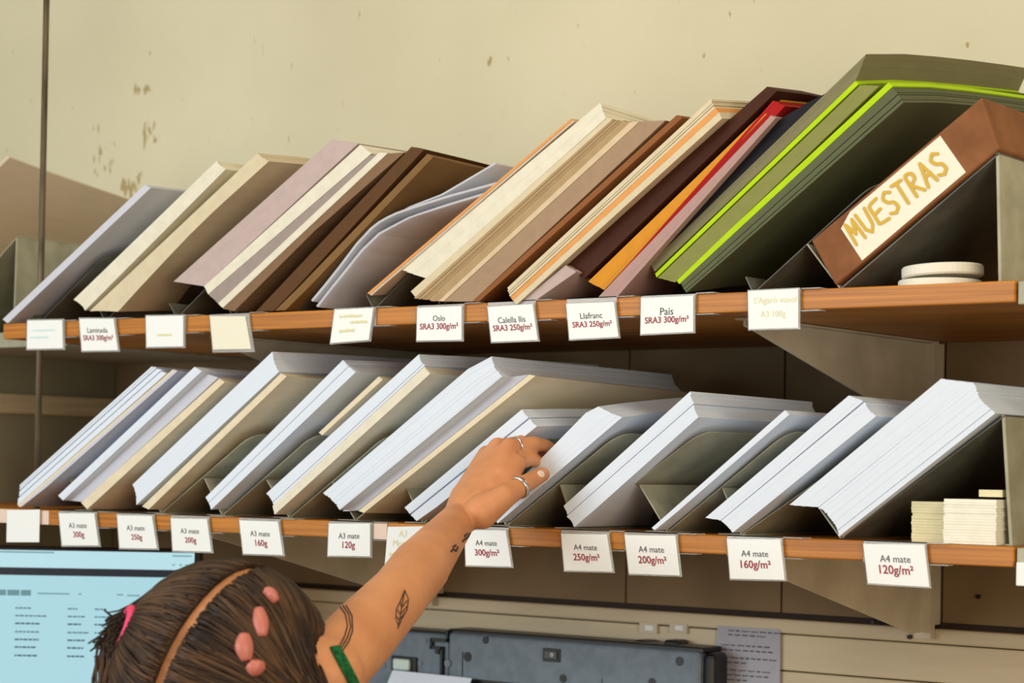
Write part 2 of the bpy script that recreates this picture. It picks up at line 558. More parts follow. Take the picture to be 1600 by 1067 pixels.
def bundle(name, label, cat, upx, lox, mat, Y=.010, L=.42, n=None, bk=(0, 0), jit=.00035, conc=0.0, group=None, Z=None, gaps=(), parent=None, m=None):
    """upx / lox: the stack's upper and lower front edges; sheets run back from Y by L"""
    m = m or max(7, 2 * len(upx) + 3)
    U = resample([P(x, y, Y) for x, y in upx], m)
    Lo = resample([P(x, y, Y) for x, y in lox], m)
    if Z is None:
        Z = ZU if (sum(p.z for p in U) / m) > ZU else ZL
    if Y >= 0:
        for A in (U, Lo):
            for i, p in enumerate(A):
                if p.z < Z + .003:
                    p.z = Z + .003
    th = (U[m // 2] - Lo[m // 2]).length
    if n is None:
        n = max(1, min(22, int(th / .0026)))
    g = G()
    for k in range(n):
        t0 = k / n
        t1 = (k + (0.997 if k not in gaps and k - n not in gaps else .72)) / n
        tm = (t0 + t1) / 2
        j = random.uniform(-jit, jit)
        jy = random.uniform(-jit, jit) * .25
        c = -conc * 4 * tm * (1 - tm)
        vs, fs = [], []
        nd = 6
        for d in range(nd):
            s = d / (nd - 1)
            for i in range(m):
                a, b = U[i], Lo[i]
                dirv = (U[min(i + 1, m - 1)] - U[max(i - 1, 0)]).normalized()
                w = i / (m - 1)
                off = dirv * (j + (-c if w < .5 else c) * abs(2 * w - 1)) + Vector((bk[0] * s ** 1.3, jy + L * s, bk[1] * s ** .85))
                for t in (t0, t1):
                    q = a.lerp(b, t) + off
                    if Y >= 0 and q.z < Z + .0022:
                        q.z = Z + .0022
                    vs.append(q)
        I = lambda d, i, t: (d * m + i) * 2 + t
        for d in range(nd - 1):
            for i in range(m - 1):
                fs.append([I(d, i, 0), I(d, i + 1, 0), I(d + 1, i + 1, 0), I(d + 1, i, 0)])
                fs.append([I(d, i, 1), I(d + 1, i, 1), I(d + 1, i + 1, 1), I(d, i + 1, 1)])
            fs.append([I(d, 0, 0), I(d + 1, 0, 0), I(d + 1, 0, 1), I(d, 0, 1)])
            fs.append([I(d, m - 1, 0), I(d, m - 1, 1), I(d + 1, m - 1, 1), I(d + 1, m - 1, 0)])
        for i in range(m - 1):
            fs.append([I(0, i, 0), I(0, i, 1), I(0, i + 1, 1), I(0, i + 1, 0)])
            fs.append([I(nd - 1, i, 0), I(nd - 1, i + 1, 0), I(nd - 1, i + 1, 1), I(nd - 1, i, 1)])
        g.add(vs, fs)
    o = g.build(name, mat, parent)
    if parent is None:
        tag(o, label, cat, group or (('papers on the upper shelf' if Z == ZU else 'papers on the lower shelf')))
    return o


UPG = 'paper stacks on the upper shelf'
B = bundle
WHT = paper('bright_white', (218, 229, 244), var=.985)
LAV = paper('lavender_white', (200, 203, 216), var=.98)
CRM = paper('cream', (214, 202, 172))
IVO = paper('ivory', (226, 222, 204))
KRA = paper('cream_board', (226, 214, 186))
def thin_paper(name, rgb, tr=.45):
    """single sheets let light through"""
    m = paper(name, rgb)
    nt = m.node_tree
    b = nt.nodes['Principled BSDF']
    t = nt.nodes.new('ShaderNodeBsdfTranslucent')
    t.inputs['Color'].default_value = (*lin(*rgb), 1)
    mx = nt.nodes.new('ShaderNodeMixShader')
    mx.inputs[0].default_value = tr
    nt.links.new(b.outputs[0], mx.inputs[1])
    nt.links.new(t.outputs[0], mx.inputs[2])
    nt.links.new(mx.outputs[0], nt.nodes['Material Output'].inputs['Surface'])
    return m


TWH = thin_paper('thin_white', (230, 234, 242))
TBE = thin_paper('thin_beige', (238, 224, 202), .35)
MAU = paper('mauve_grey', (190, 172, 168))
GRM = paper('grey_mauve', (158, 146, 140))
DBR = paper('dark_brown', (92, 62, 34))
BRN = paper('brown', (128, 96, 56))
TAN = paper('tan', (176, 150, 112))
BEI = paper('beige', (212, 192, 160))
ORE = paper('orange_edged', (222, 158, 92))
OBR = paper('orange_brown', (140, 88, 48))
TAU = paper('taupe', (164, 138, 112))
MAR = paper('maroon', (70, 36, 22))
ORG = paper('orange', (214, 146, 42))
REDP = paper('red', (168, 20, 18))
PMA = paper('pink_mauve', (178, 146, 142))
BLK = paper('black', (26, 26, 34))
OLG = paper('olive_grey', (128, 124, 92))
LIM = paper('lime_green', (176, 214, 16))
KHA = paper('khaki', (134, 138, 76))
DOL = paper('dark_olive', (92, 98, 70))

# --- upper shelf, left to right
S3 = .44
B('paper_sheet', 'pale beige sheet standing at the left edge against the wall', 'paper', [(-150, 400), (12, 243)], [(-146, 404), (15, 246)], TBE, Y=.13, L=.37, n=1, bk=(-.03, -.045), group=None)
B('paper_stack', 'thin bluish white stack leaning at the left end of the upper shelf', 'paper', [(4, 499), (226, 289)], [(12, 505), (236, 293)], LAV, L=S3, n=3, bk=(-.12, .02), Y=-.004)
B('paper_stack', 'ivory sheets, second stack from left on the upper shelf', 'paper', [(115, 468), (339, 251)], [(133, 485), (353, 264)], IVO, L=S3, bk=(-.12, .02), conc=.002)
B('paper_stack', 'cream wavy-edged sheets right against the ivory ones on the upper shelf', 'paper', [(140, 486), (402, 239)], [(184, 487), (236, 430), (280, 384), (314, 348), (420, 252)], CRM, L=S3, bk=(-.10, .03), conc=.001)
B('paper_stack', 'mauve stack with broad smooth front, on the upper shelf', 'paper', [(271, 440), (519, 218)], [(319, 447), (560, 224)], MAU, L=S3, bk=(-.05, .015), n=3, jit=.0002)
B('paper_stack', 'thin white sheets lying right under the mauve stack', 'paper', [(319, 447), (563, 226)], [(325, 460), (580, 240)], IVO, L=S3, bk=(-.05, .015))
B('paper_stack', 'thin grey mauve sheets between two white layers, upper shelf', 'paper', [(326, 460), (578, 243)], [(341, 474), (592, 240)], GRM, L=S3 - .01, bk=(-.05, .015))
B('paper_stack', 'thin ivory sheets under the grey mauve layer, upper shelf', 'paper', [(341, 474), (593, 238)], [(348, 481), (606, 239)], IVO, L=S3, bk=(-.05, .015))
B('paper_stack', 'brownish grey sheets with rusty underside, left of the rounded rack top', 'paper', [(348, 482), (606, 240)], [(366, 486), (490, 362), (632, 238)], paper('rust_grey', (132, 104, 78)), L=S3, bk=(-.05, .015), n=4)
B('paper_stack', 'dark brown board standing highest in the brown pair, upper shelf', 'paper', [(400, 487), (643, 229)], [(428, 487), (663, 233)], DBR, L=S3, bk=(-.05, .0), n=3)
B('paper_stack', 'brown board with a tan underside, behind the curled white sheets', 'paper', [(430, 487), (668, 240)], [(446, 487), (677, 245)], BRN, L=S3 - .01, bk=(-.05, .0), n=3)
B('paper_sheet', 'large white sheet curling upward over the shelf edge, upper shelf', 'paper',
  [(486, 469), (506, 445), (529, 416), (556, 380), (584, 350), (612, 334), (643, 323), (700, 305), (777, 284)], [(489, 471), (509, 447), (532, 418), (559, 382), (587, 352), (614, 337), (645, 326), (702, 308), (779, 287)], TWH, L=S3, n=1, bk=(-.04, .0), m=24, Y=.012)
B('paper_sheet', 'white sheet with flat raised top behind the curling one', 'paper',
  [(560, 400), (600, 345), (640, 322), (690, 303), (773, 254)], [(562, 402), (602, 347), (642, 324), (692, 305), (775, 256)], TWH, L=S3, n=1, bk=(-.04, .0), m=20, Y=.028)
B('paper_sheet', 'short white sheet tip below the curling sheet, beside the yellow-scribbled card', 'paper', [(494, 478), (514, 452), (537, 424), (563, 391), (592, 363), (640, 338), (700, 318), (770, 297)], [(497, 480), (517, 454), (540, 426), (566, 393), (595, 365), (642, 340), (702, 321), (772, 300)], TWH, L=S3 - .03, n=1, m=20, Y=.014)
B('paper_sheet', 'beige sheet with an orange edge, left of the cream stack', 'paper', [(574, 458), (891, 186)], [(577, 460), (894, 188)], ORE, L=S3, n=1, bk=(-.1, .04), Y=.008)
B('paper_sheet', 'pale beige sheet lying under the orange-edged sheet', 'paper', [(577, 460), (894, 188)], [(580, 462), (897, 190)], TBE, L=S3, n=1, bk=(-.1, .04), Y=.0085)
B('paper_stack', 'tall cream white stack splayed at its lower tip, upper shelf centre', 'paper', [(626, 422), (937, 161)], [(667, 434), (948, 184)], IVO, L=S3, bk=(-.06, .0), n=4, jit=.001)
B('paper_stack', 'thin pale cream layer beneath the tall cream white stack', 'paper', [(642, 455), (949, 184)], [(650, 465), (957, 186)], CRM, L=S3, bk=(-.06, .01), n=2)
B('paper_stack', 'tan stack with fine striped edges, upper shelf centre', 'paper', [(648, 465), (956, 187)], [(684, 471), (985, 190)], TAN, L=S3, bk=(-.06, .01), jit=.0012, gaps=(1, 3, 4))
B('paper_stack', 'pale beige sheets dividing the tan and taupe layers', 'paper', [(685, 470), (985, 190)], [(693, 471), (999, 190)], BEI, L=S3, bk=(-.06, .01), n=3)
B('paper_stack', 'smooth taupe stack right of the pale beige sheets', 'paper', [(694, 471), (1000, 190)], [(738, 471), (1040, 188)], TAU, L=S3, bk=(-.06, .015), n=6, jit=.0003)
B('paper_sheet', 'orange brown sheet leaning left of the striped beige stack', 'paper', [(738, 471), (1057, 180)], [(748, 472), (1066, 184)], OBR, L=S3, n=2, bk=(-.06, .03))
B('paper_stack', 'cream top layer of the striped stack above the fifth printed card', 'paper', [(792, 450), (1110, 155)], [(798, 463), (1118, 168)], CRM, L=S3, bk=(-.06, .045), Y=-.006, jit=.001, gaps=(1, 2))
B('paper_stack', 'thin orange beige layer inside the striped stack', 'paper', [(798, 464), (1118, 168)], [(801, 470), (1122, 176)], ORE, L=S3, bk=(-.06, .045), Y=-.006, n=2)
B('paper_stack', 'cream bottom layer of the striped stack above the fifth printed card', 'paper', [(801, 470), (1122, 176)], [(806, 477), (1127, 186)], CRM, L=S3, bk=(-.06, .045), Y=-.006, jit=.001)
B('paper_stack', 'dark maroon sheets rising above the red paper', 'paper', [(884, 412), (1199, 135)], [(912, 436), (1214, 142)], MAR, L=S3, bk=(-.08, .04), n=5)
B('paper_sheet', 'mauve patch added as the lit underside of the striped stack', 'paper', [(806, 478), (884, 414)], [(830, 474), (900, 425)], MAU, L=S3 - .05, n=2, Y=-.002)  # extra sheet, its mauve paints the lit underside of the striped stack
B('paper_stack', 'bright orange paper above the 250 card, upper shelf', 'paper', [(919, 440), (1190, 178)], [(944, 453), (1200, 178)], ORG, L=S3, bk=(-.08, .03), n=5)
B('paper_sheet', 'thin orange sheet showing at the top corner behind the red paper', 'paper', [(1100, 258), (1220, 156)], [(1102, 261), (1223, 159)], ORG, L=S3, n=1, Y=.035, bk=(-.06, .04))
B('paper_stack', 'red paper between the orange and black sheets', 'paper', [(946, 453), (1208, 157)], [(958, 453), (1226, 166)], REDP, L=S3, bk=(-.08, .04), n=4)
B('paper_sheet', 'pinkish mauve sheet under the red paper, its corner over the shelf edge', 'paper', [(933, 466), (1205, 180)], [(962, 466), (1212, 184)], PMA, L=S3, n=3, bk=(-.08, .03), Y=-.002)
B('paper_stack', 'black sheets left of the olive grey stack', 'paper', [(1012, 392), (1200, 198), (1262, 160)], [(1019, 409), (1200, 233), (1290, 146)], BLK, L=S3, n=4, bk=(-.06, .02))
B('paper_stack', 'olive grey stack standing tallest at the right of the upper shelf', 'paper', [(1015, 410), (1354, 84)], [(1023, 424), (1337, 126)], OLG, L=S3, bk=(-.02, .060), n=9, jit=.0010)
B('paper_sheet', 'upper lime green sheet, under the tallest olive grey stack', 'paper', [(1024, 427), (1337, 126)], [(1026, 433), (1342, 131)], LIM, L=S3, n=1, bk=(-.02, .060))
B('paper_stack', 'khaki stack between the two lime green sheets', 'paper', [(1028, 434), (1344, 133)], [(1055, 441), (1374, 134)], KHA, L=S3, bk=(-.02, .060), n=6)
B('paper_sheet', 'lower lime green sheet, on the dark olive stack', 'paper', [(1056, 437), (1388, 129)], [(1061, 444), (1395, 135)], LIM, L=S3, n=1, bk=(-.02, .052))
B('paper_stack', 'dark olive stack left of the brown box, upper shelf', 'paper', [(1062, 442), (1394, 137)], [(1072, 458), (1412, 160)], DOL, L=S3, bk=(-.02, .052), n=6, gaps=(2, 4), jit=.001)

# --- lower shelf, left to right
B('paper_stack', 'white A3 stack with fanned tips at the left end of the lower shelf', 'paper', [(30, 758), (236, 573)], [(29, 788), (262, 582)], WHT, L=.42, bk=(-.10, .0), n=6, gaps=(0, 1, 3), jit=.0022)
B('paper_sheet', 'thin cream board under the leftmost white A3 stack', 'paper', [(28, 789), (270, 577)], [(30, 792), (273, 578)], KRA, L=.42, bk=(-.10, .0), n=1)
B('paper_stack', 'lavender white sheets lowest in the leftmost slot of the lower shelf', 'paper', [(30, 792), (273, 578)], [(33, 796), (277, 580)], LAV, L=.42, bk=(-.10, .0), n=1)
B('paper_stack', 'thin white A3 stack above the card reading 250g', 'paper', [(91, 774), (304, 573)], [(98, 782), (315, 580)], WHT, L=.42, bk=(-.05, .0), n=3)
B('paper_stack', 'grey white A3 sheets under the thin white stack', 'paper', [(100, 781), (318, 582)], [(129, 784), (341, 590)], LAV, L=.40, bk=(-.05, .0), n=3, Y=.022, jit=.0001)
B('paper_stack', 'cream A3 board under the thin white stack, second slot', 'paper', [(127, 785), (343, 591)], [(136, 796), (351, 597)], KRA, L=.40, bk=(-.05, .0), n=2)
B('paper_stack', 'thick white A3 stack above the card reading 200g', 'paper', [(207, 757), (426, 549)], [(213, 790), (437, 581)], WHT, L=.42, bk=(-.05, .01), conc=.003, gaps=(9,))
B('paper_stack', 'cream A3 board under the thick white stack, third slot', 'paper', [(222, 791), (439, 583)], [(232, 796), (448, 588)], KRA, L=.42, bk=(-.05, .0), n=2)
B('paper_stack', 'white A3 stack in two layers above the card reading 160g', 'paper', [(321, 777), (536, 562)], [(330, 796), (556, 581)], WHT, L=.42, bk=(-.05, .01), gaps=(3,), conc=.001)
B('paper_stack', 'cream A3 board tucked behind the rack, fourth slot', 'paper', [(498, 676), (592, 588)], [(503, 680), (598, 593)], KRA, L=.38, bk=(-.05, .0), n=2, Y=.022)
B('paper_stack', 'white A3 stack with stepped ends, left of the thickest A3 stack', 'paper', [(416, 771), (655, 553)], [(427, 789), (664, 571)], WHT, L=.42, bk=(-.04, .01), gaps=(4,), conc=.002)
B('paper_stack', 'creamy white A3 stack beneath the step-ended white one', 'paper', [(402 + 24, 790), (663, 573)], [(429, 804), (672, 584)], IVO, L=.42, bk=(-.04, .0), n=6)
B('paper_stack', 'thickest white A3 stack with rounded top, left of the hand', 'paper', [(504, 771), (748, 562), (768, 557)], [(531, 797), (786, 588)], WHT, L=.42, bk=(-.03, .0), conc=.003, n=16, jit=.0009, gaps=(-1,))
B('paper_stack', 'lavender white A3 sheets under the thickest stack', 'paper', [(535, 799), (789, 590)], [(560, 797), (826, 585)], LAV, L=.41, bk=(-.03, -.005), n=5, Y=.026, jit=.0003)
B('paper_stack', 'cream A3 board at the bottom of the thickest stack', 'paper', [(560, 798), (827, 585)], [(569, 801), (837, 587)], KRA, L=.41, bk=(-.03, -.005), n=2)
B('paper_stack', 'upper half of the A4 stack left of the hand', 'paper', [(632, 793), (816, 639)], [(640, 804), (827, 653)], WHT, L=.297, bk=(-.02, .01), conc=.001, gaps=(-1,))
B('paper_stack', 'lower half of the A4 stack left of the hand', 'paper', [(641, 805), (828, 654)], [(650, 818), (839, 666)], WHT, L=.297, bk=(-.02, .01), conc=.001)
B('paper_stack', 'thick A4 stack gripped by the tattooed hand', 'paper', [(764, 796), (840, 722), (924, 636), (935, 635)], [(777, 818), (972, 652)], WHT, L=.297, bk=(-.02, .025), conc=.001, n=18, jit=.0004)
B('paper_stack', 'upper half of the A4 stack right of the hand', 'paper', [(880, 791), (1079, 611)], [(886, 806), (1085, 631)], WHT, L=.297, bk=(-.02, .0), conc=.0015, gaps=(-1,))
B('paper_stack', 'lower half of the A4 stack right of the hand', 'paper', [(885, 807), (1084, 632)], [(897, 825), (1092, 651)], WHT, L=.297, bk=(-.02, .0), conc=.0015)
B('paper_stack', 'thinnest A4 stack, two slots right of the hand', 'paper', [(1018, 825), (1226, 641)], [(1023, 830), (1234, 647)], WHT, L=.297, bk=(-.02, .0), n=3)
B('paper_stack', 'upper half of the A4 stack second from right, with a pointed tip', 'paper', [(1102, 809), (1326, 618)], [(1127, 813), (1350, 627)], WHT, L=.297, bk=(-.02, .0), jit=.0004, gaps=(-1,))
B('paper_stack', 'lower half of the A4 stack second from right', 'paper', [(1126, 814), (1351, 628)], [(1144, 833), (1369, 650)], WHT, L=.297, bk=(-.02, .0), conc=.0015)
B('paper_stack', 'overhanging top layer of the rightmost A4 stack', 'paper', [(1233, 789), (1470, 592)], [(1279, 792), (1522, 598)], WHT, L=.297, bk=(.0, .0), n=7, jit=.0005)
B('paper_stack', 'thick rightmost A4 stack leaning on the end rack', 'paper', [(1279, 793), (1522, 598)], [(1311, 838), (1556, 645)], WHT, L=.297, bk=(.0, .0), conc=.004, n=20, gaps=(16,), jit=.0007)

# ------------------------------------------------------------------ brown sample box, lids, card stacks
CARDB = noisy('brown_cardboard', lin(120, 74, 40), lin(140, 90, 52), (2, 2, 2), 14.0, 0.8)
qa, qb, qc, qd = [P(*p, .016) for p in ((1267, 376), (1534, 151), (1562, 232), (1305, 447))]
qd.z = max(qd.z, ZU + .004)
e = empty('sample_box', qd, 'brown cardboard box with a white label reading MUESTRAS, leaning on upper shelf', 'box')
g = G().prism([qa, qb, qc, qd], (0, .33, 0))
bevel(g.build('box_body', CARDB, e), .002)
lq = [P(*p, .0155) for p in ((1314, 357), (1328, 331), (1469, 212), (1509, 269), (1347, 407))]
G().prism(lq, (0, .0004, 0)).build('label_card', CARDC, e)
letters = {'M': [[(0, 0), (.12, 1), (.5, .35), (.88, 1), (1, 0)]], 'U': [[(0, 1), (.08, .25), (.45, 0), (.85, .25), (1, 1)]],
           'E': [[(1, 1), (.05, .95), (0, .05), (1, 0)], [(.02, .5), (.8, .55)]], 'S': [[(.95, .85), (.5, 1), (.08, .8), (.3, .55), (.8, .42), (.9, .15), (.45, 0), (0, .12)]],
           'T': [[(0, 1), (1, .95)], [(.5, .97), (.45, 0)]], 'R': [[(.05, 0), (.08, 1), (.75, .95), (.85, .65), (.15, .5), (.95, 0)]],
           'A': [[(0, 0), (.5, 1), (1, 0)], [(.2, .4), (.85, .42)]]}
o0, ox, oy = Vector((1340, 385)), Vector((1490 - 1340, 265 - 385)), Vector((1313 - 1337, 348 - 384))
g = G()
ws = 1 / 8.0
for i, ch in enumerate('MUESTRAS'):
    for st in letters[ch]:
        pp = []
        for (u, v) in st:
            q = o0 + ox * (.0 + i * ws + u * ws * .74) + oy * (.08 + v * .86)
            pp.append(P(q.x, q.y, .0149))
        ribbon(g, resample(pp, len(pp) * 3), .0017)
g.build('lettering', GOLD, e)

lid = noisy('white_plastic_lid', lin(228, 226, 212), lin(240, 238, 226), (1, 1, 1), 20.0, 0.5)
c1 = P(1469, 438, .06); c1.z = ZU + .0005


def disc(c, R, h, tilt, label):
    Rm = Matrix.Rotation(tilt, 3, 'Y')
    prof = [(0, 0), (R * .96, 0), (R, h * .15), (R, h * .85), (R * .97, h), (R * .90, h), (R * .87, h * .7), (0, h * .7)]
    vs, fs, seg = [], [], 48
    for k in range(seg):
        a = 2 * math.pi * k / seg
        for (r, z) in prof:
            vs.append(Vector(c) + Rm @ Vector((max(r, 1e-4) * math.cos(a), max(r, 1e-4) * math.sin(a), z)))
    n = len(prof)
    for k in range(seg):
        for i in range(n - 1):
            k2 = (k + 1) % seg
            fs.append([k * n + i, k2 * n + i, k2 * n + i + 1, k * n + i + 1])
    tag(link_mesh('round_lid', vs, fs, lid, None, False), label, 'lid')


disc(c1, .041, .008, 0, 'lower white round lid lying flat under the grey end rack')
c2 = P(1473, 428, .06); c2.z = ZU + .0092
disc(c2 + Vector((0, 0, .0022)), .0400, .011, -.045, 'upper white round lid resting tilted on another lid')

CS1 = paper('card_cream', (226, 218, 178))
CS2 = paper('card_white', (240, 238, 222))


def cards(x0, x1, ytop, Y0, dep, mat, n, label):
    a, b = P(x0, ytop, Y0), P(x1, ytop, Y0)
    g = G()
    h = (a.z - ZL - .0005) / n
    for k in range(n):
        j, jy = random.uniform(-.0006, .0006), random.uniform(-.0006, .0006)
        g.box((a.x + j, Y0 + jy, ZL + .0005 + h * k), (b.x + j, Y0 + dep + jy, ZL + .0005 + h * (k + .96)))
    tag(g.build('card_stack', mat), label, 'cards')


cards(1425, 1477, 783, .030, .085, CS1, 14, 'cream card stack left half, on lower shelf under the end rack')
cards(1475, 1557, 779, .008, .055, CS2, 16, 'white card stack at the front right under the end rack')
q = P(1533, 775, .03)
tag(G().box((q.x, .025, P(1533, 778, .025).z + .0012), (q.x + .024, .045, P(1533, 765, .03).z)).build('card_offcut', CS1), 'small cream card offcut lying on the white card stack', 'card')

# ------------------------------------------------------------------ shelf labels
_fc = {}


def text_verts(s, bold):
    key = (s, bold)
    if key not in _fc:
        cu = bpy.data.curves.new('lettering', 'FONT')
        cu.body = s
        cu.size = 1.0
        cu.resolution_u = 3
        cu.offset = .014 if bold else 0.0
        ob = bpy.data.objects.new('lettering', cu)
        COL.objects.link(ob)
        dg = bpy.context.evaluated_depsgraph_get()
        me = bpy.data.meshes.new_from_object(ob.evaluated_get(dg))
        vs = [v.co.copy() for v in me.vertices]
        fs = [list(p.vertices) for p in me.polygons]
        bpy.data.objects.remove(ob)
        bpy.data.curves.remove(cu)
        bpy.data.meshes.remove(me)
        _fc[key] = (vs, fs)
    return _fc[key]


def put_text(s, quad3, uc, vc, wfrac, mat, parent, bold=False, off=Vector((0, -.0004, 0)), name='lettering'):
    """quad3: tl, tr, br, bl corners; text centred at (uc, vc from top), wfrac of the card's width"""
    vs, fs = text_verts(s, bold)
    x0, x1 = min(v.x for v in vs), max(v.x for v in vs)
    wide = (quad3[1] - quad3[0]).length
    high = (quad3[3] - quad3[0]).length
    k = wfrac / (x1 - x0)
    kv = k * wide / high
    out = []
    for v in vs:
        u = uc + (v.x - (x0 + x1) / 2) * k
        w = vc - (v.y - .33) * kv
        out.append(quad3[0].lerp(quad3[1], u).lerp(quad3[3].lerp(quad3[2], u), w) + off)
    me = bpy.data.meshes.new(name)
    me.from_pydata(out, [], fs)
    me.materials.append(mat)
    o = bpy.data.objects.new(name, me)
    COL.objects.link(o)
    o.parent = parent
    o.matrix_parent_inverse = Matrix.Translation(parent.location).inverted()
    return o


def scribble(quad3, u0, u1, vc, h, mat, parent, seed):
    rnd = random.Random(seed)
    pts = []
    n = 26
    for i in range(n):
        u = u0 + (u1 - u0) * i / (n - 1)
        w = vc + (h if i % 2 else -h) * rnd.uniform(.3, 1)
        pts.append(quad3[0].lerp(quad3[1], u).lerp(quad3[3].lerp(quad3[2], u), w) + Vector((0, -.0004, 0)))
    g = ribbon(G(), pts, .00055)
    return g.build('handwriting', mat, parent)


def label_holder(px, ztop, th, texts, label, group, card=CARD, taped=False, inset=2.5, scr=()):
    Yc = -.0052
    q = [P(*p, Yc) for p in px]
    base = P((px[2][0] + px[3][0]) / 2, (px[2][1] + px[3][1]) / 2, -.001)
    e = empty('paper_label' if taped else 'label_holder', base, label, 'label', group)
    c = G().prism(q, (0, .0005, 0)).build('card', card, e)
    if not taped:
        d = inset
        pq = [P(px[0][0] - 1.5, px[0][1] - 2, Yc + .0006), P(px[1][0] + d, px[1][1] - 2, Yc + .0006), P(px[2][0] + d, px[2][1] + d, Yc + .0006), P(px[3][0] - 1.5, px[3][1] + d, Yc + .0006)]
        bevel(G().prism(pq, (0, .0022, 0)).build('clear_plate', CLEAR, e), .0004, 1)
        xl, xr = pq[0].x, pq[1].x + .022
        G().box((xl, -.0022, ztop + .0002), (xr, .016, ztop + .0012)).box((xl, -.0022, ztop - th - .0004), (pq[1].x, -.001, ztop + .0012)).box((xl, -.0022, ztop - th - .0013), (xr, .010, ztop - th - .0003)).build('shelf_clip', CLEAR, e)
    for (s, uc, vc, w, mat, bold) in texts:
        put_text(s, q, uc, vc, w, mat, e, bold)
    for i, (u0_, u1_, vc, h, mat) in enumerate(scr):
        scribble(q, u0_, u1_, vc, h, mat, e, int(px[0][0]) + i)
    return e


GU, GLW = 'labels clipped along the upper shelf edge', 'labels along the lower shelf edge'
label_holder([(43, 501), (97, 500), (98, 544), (42, 545)], ZU, TU, [], 'blank bluish white card in clear holder, leftmost on the upper shelf edge', GU, scr=[(.15, .8, .35, .04, CYAN), (.1, .6, .6, .04, CYAN)])
label_holder([(124, 498), (177, 498), (184, 547), (128, 548)], ZU, TU, [('Laminada', .5, .36, .58, INK, False), ('SRA3 300g/m²', .5, .60, .86, RED, True)], 'printed card second from left on the upper shelf edge, ending 300g/m2', GU)
label_holder([(228, 494), (286, 493), (286, 541), (229, 542)], ZU, TU, [], 'faded white card under the cream sheets, third on the upper shelf edge', GU, scr=[(.3, .7, .62, .03, YEL)])
label_holder([(328, 494), (383, 494), (392, 545), (333, 546)], ZU, TU, [], 'blank cream cards in a slanted holder under the mauve stack', GU, card=CARDC, inset=5)
label_holder([(523, 484), (583, 481), (576, 531), (516, 536)], ZU, TU, [], 'tilted white card with faint yellow handwriting under the curled sheet', GU, scr=[(.15, .75, .22, .05, YEL), (.45, .9, .42, .05, YEL), (.2, .6, .66, .05, YEL)])
label_holder([(652, 481), (721, 478), (721, 531), (651, 532)], ZU, TU, [('Oslo', .5, .34, .27, INK, False), ('SRA3 300g/m²', .5, .58, .86, RED, True)], 'printed 300g/m2 card below the splayed cream white stack', GU)
label_holder([(762, 480), (832, 475), (840, 531), (768, 534)], ZU, TU, [('Calella llis', .5, .40, .60, INK, False), ('SRA3 250g/m²', .5, .62, .86, RED, True)], 'printed 250g/m2 card below the striped beige stack', GU)
label_holder([(885, 475), (959, 472), (966, 526), (890, 530)], ZU, TU, [('Llafranc', .5, .36, .46, INK, False), ('SRA3 250g/m²', .5, .60, .82, RED, True)], 'printed 250g/m2 card below the bright orange paper', GU)
label_holder([(1002, 466), (1083, 462), (1083, 518), (1001, 522)], ZU, TU, [('País', .5, .40, .25, INK, False), ('SRA3 300g/m²', .5, .63, .84, RED, True)], 'printed 300g/m2 card below the lime and olive sheets', GU)
label_holder([(1169, 455), (1247, 451), (1247, 512), (1170, 514)], ZU, TU, [("S'Agaró vuxol", .54, .26, .86, YEL, False), ('A3 100g', .5, .62, .5, YEL, False)], 'white card with faded yellow handwriting, rightmost on the upper shelf edge', GU)
R3 = [(92, 802), (147, 802), (154, 852), (97, 852)]
label_holder([(11, 797), (62, 796), (61, 847), (10, 847)], ZL, TL, [], 'plain white paper taped at the left end of the lower shelf edge', GLW, taped=True)
for q, w in [([(92, 802), (147, 802), (154, 852), (97, 852)], '300g'), ([(183, 805), (237, 806), (245, 857), (187, 856)], '250g'), ([(267, 810), (323, 811), (330, 862), (270, 860)], '200g'),
             ([(374, 813), (434, 815), (442, 867), (380, 865)], '160g'), ([(514, 818), (578, 818), (578, 869), (512, 868)], '120g')]:
    label_holder(q, ZL, TL, [('A3 mate', .5, .38, .5, INK, False), (w, .5, .66, .30, RED, True)], 'small white printed card reading A3 mate ' + w, GLW)
label_holder([(606, 823), (668, 822), (664, 884), (601, 884)], ZL, TL, [('A3', .4, .18, .2, YEL, False), ('Mogno', .42, .42, .5, YEL, False)], 'white paper with yellow handwriting, partly behind the forearm', GLW, taped=True, scr=[(.1, .4, .72, .06, YEL)])
for q, w in [([(726, 828), (790, 829), (799, 885), (728, 883)], '300g/m²'), ([(877, 834), (948, 835), (957, 893), (882, 891)], '250g/m²'), ([(976, 836), (1055, 837), (1062, 899), (983, 896)], '200g/m²'),
             ([(1136, 842), (1219, 843), (1226, 906), (1141, 904)], '160g/m²'), ([(1349, 850), (1444, 851), (1452, 917), (1356, 911)], '120g/m²')]:
    label_holder(q, ZL, TL, [('A4 mate', .5, .36, .50, INK, False), (w, .5, .63, .56, RED, True)], 'white printed card reading A4 mate ' + w.replace('²', '2'), GLW)

TAPE = noisy('pale_pink_beige_tape', lin(222, 198, 182), lin(230, 208, 192), (1, 1, 1), 30, .45)
for (x0, x1, lab) in [(-20, 77, 'pale masking tape along the left end of the lower shelf edge'), (581, 606, 'pale masking tape beside the yellow-written paper on the lower shelf edge')]:
    a, b = P(x0, 800, -.0003), P(x1, 800, -.0003)
    tag(G().box((a.x, -.0012, ZL - TL + .0004), (b.x, -.0002, ZL - .0006)).build('tape_strip', TAPE), lab, 'tape')

# ------------------------------------------------------------------ monitor (turned toward the room)
zm = 2.93


def emis(name, col, s):
    m = bpy.data.materials.new(name)
    m.use_nodes = True
    b = m.node_tree.nodes['Principled BSDF']
    b.inputs['Base Color'].default_value = (.02, .02, .02, 1)
    b.inputs['Roughness'].default_value = .3
    b.inputs['Emission Color'].default_value = (*col, 1)
    b.inputs['Emission Strength'].default_value = s
    return m


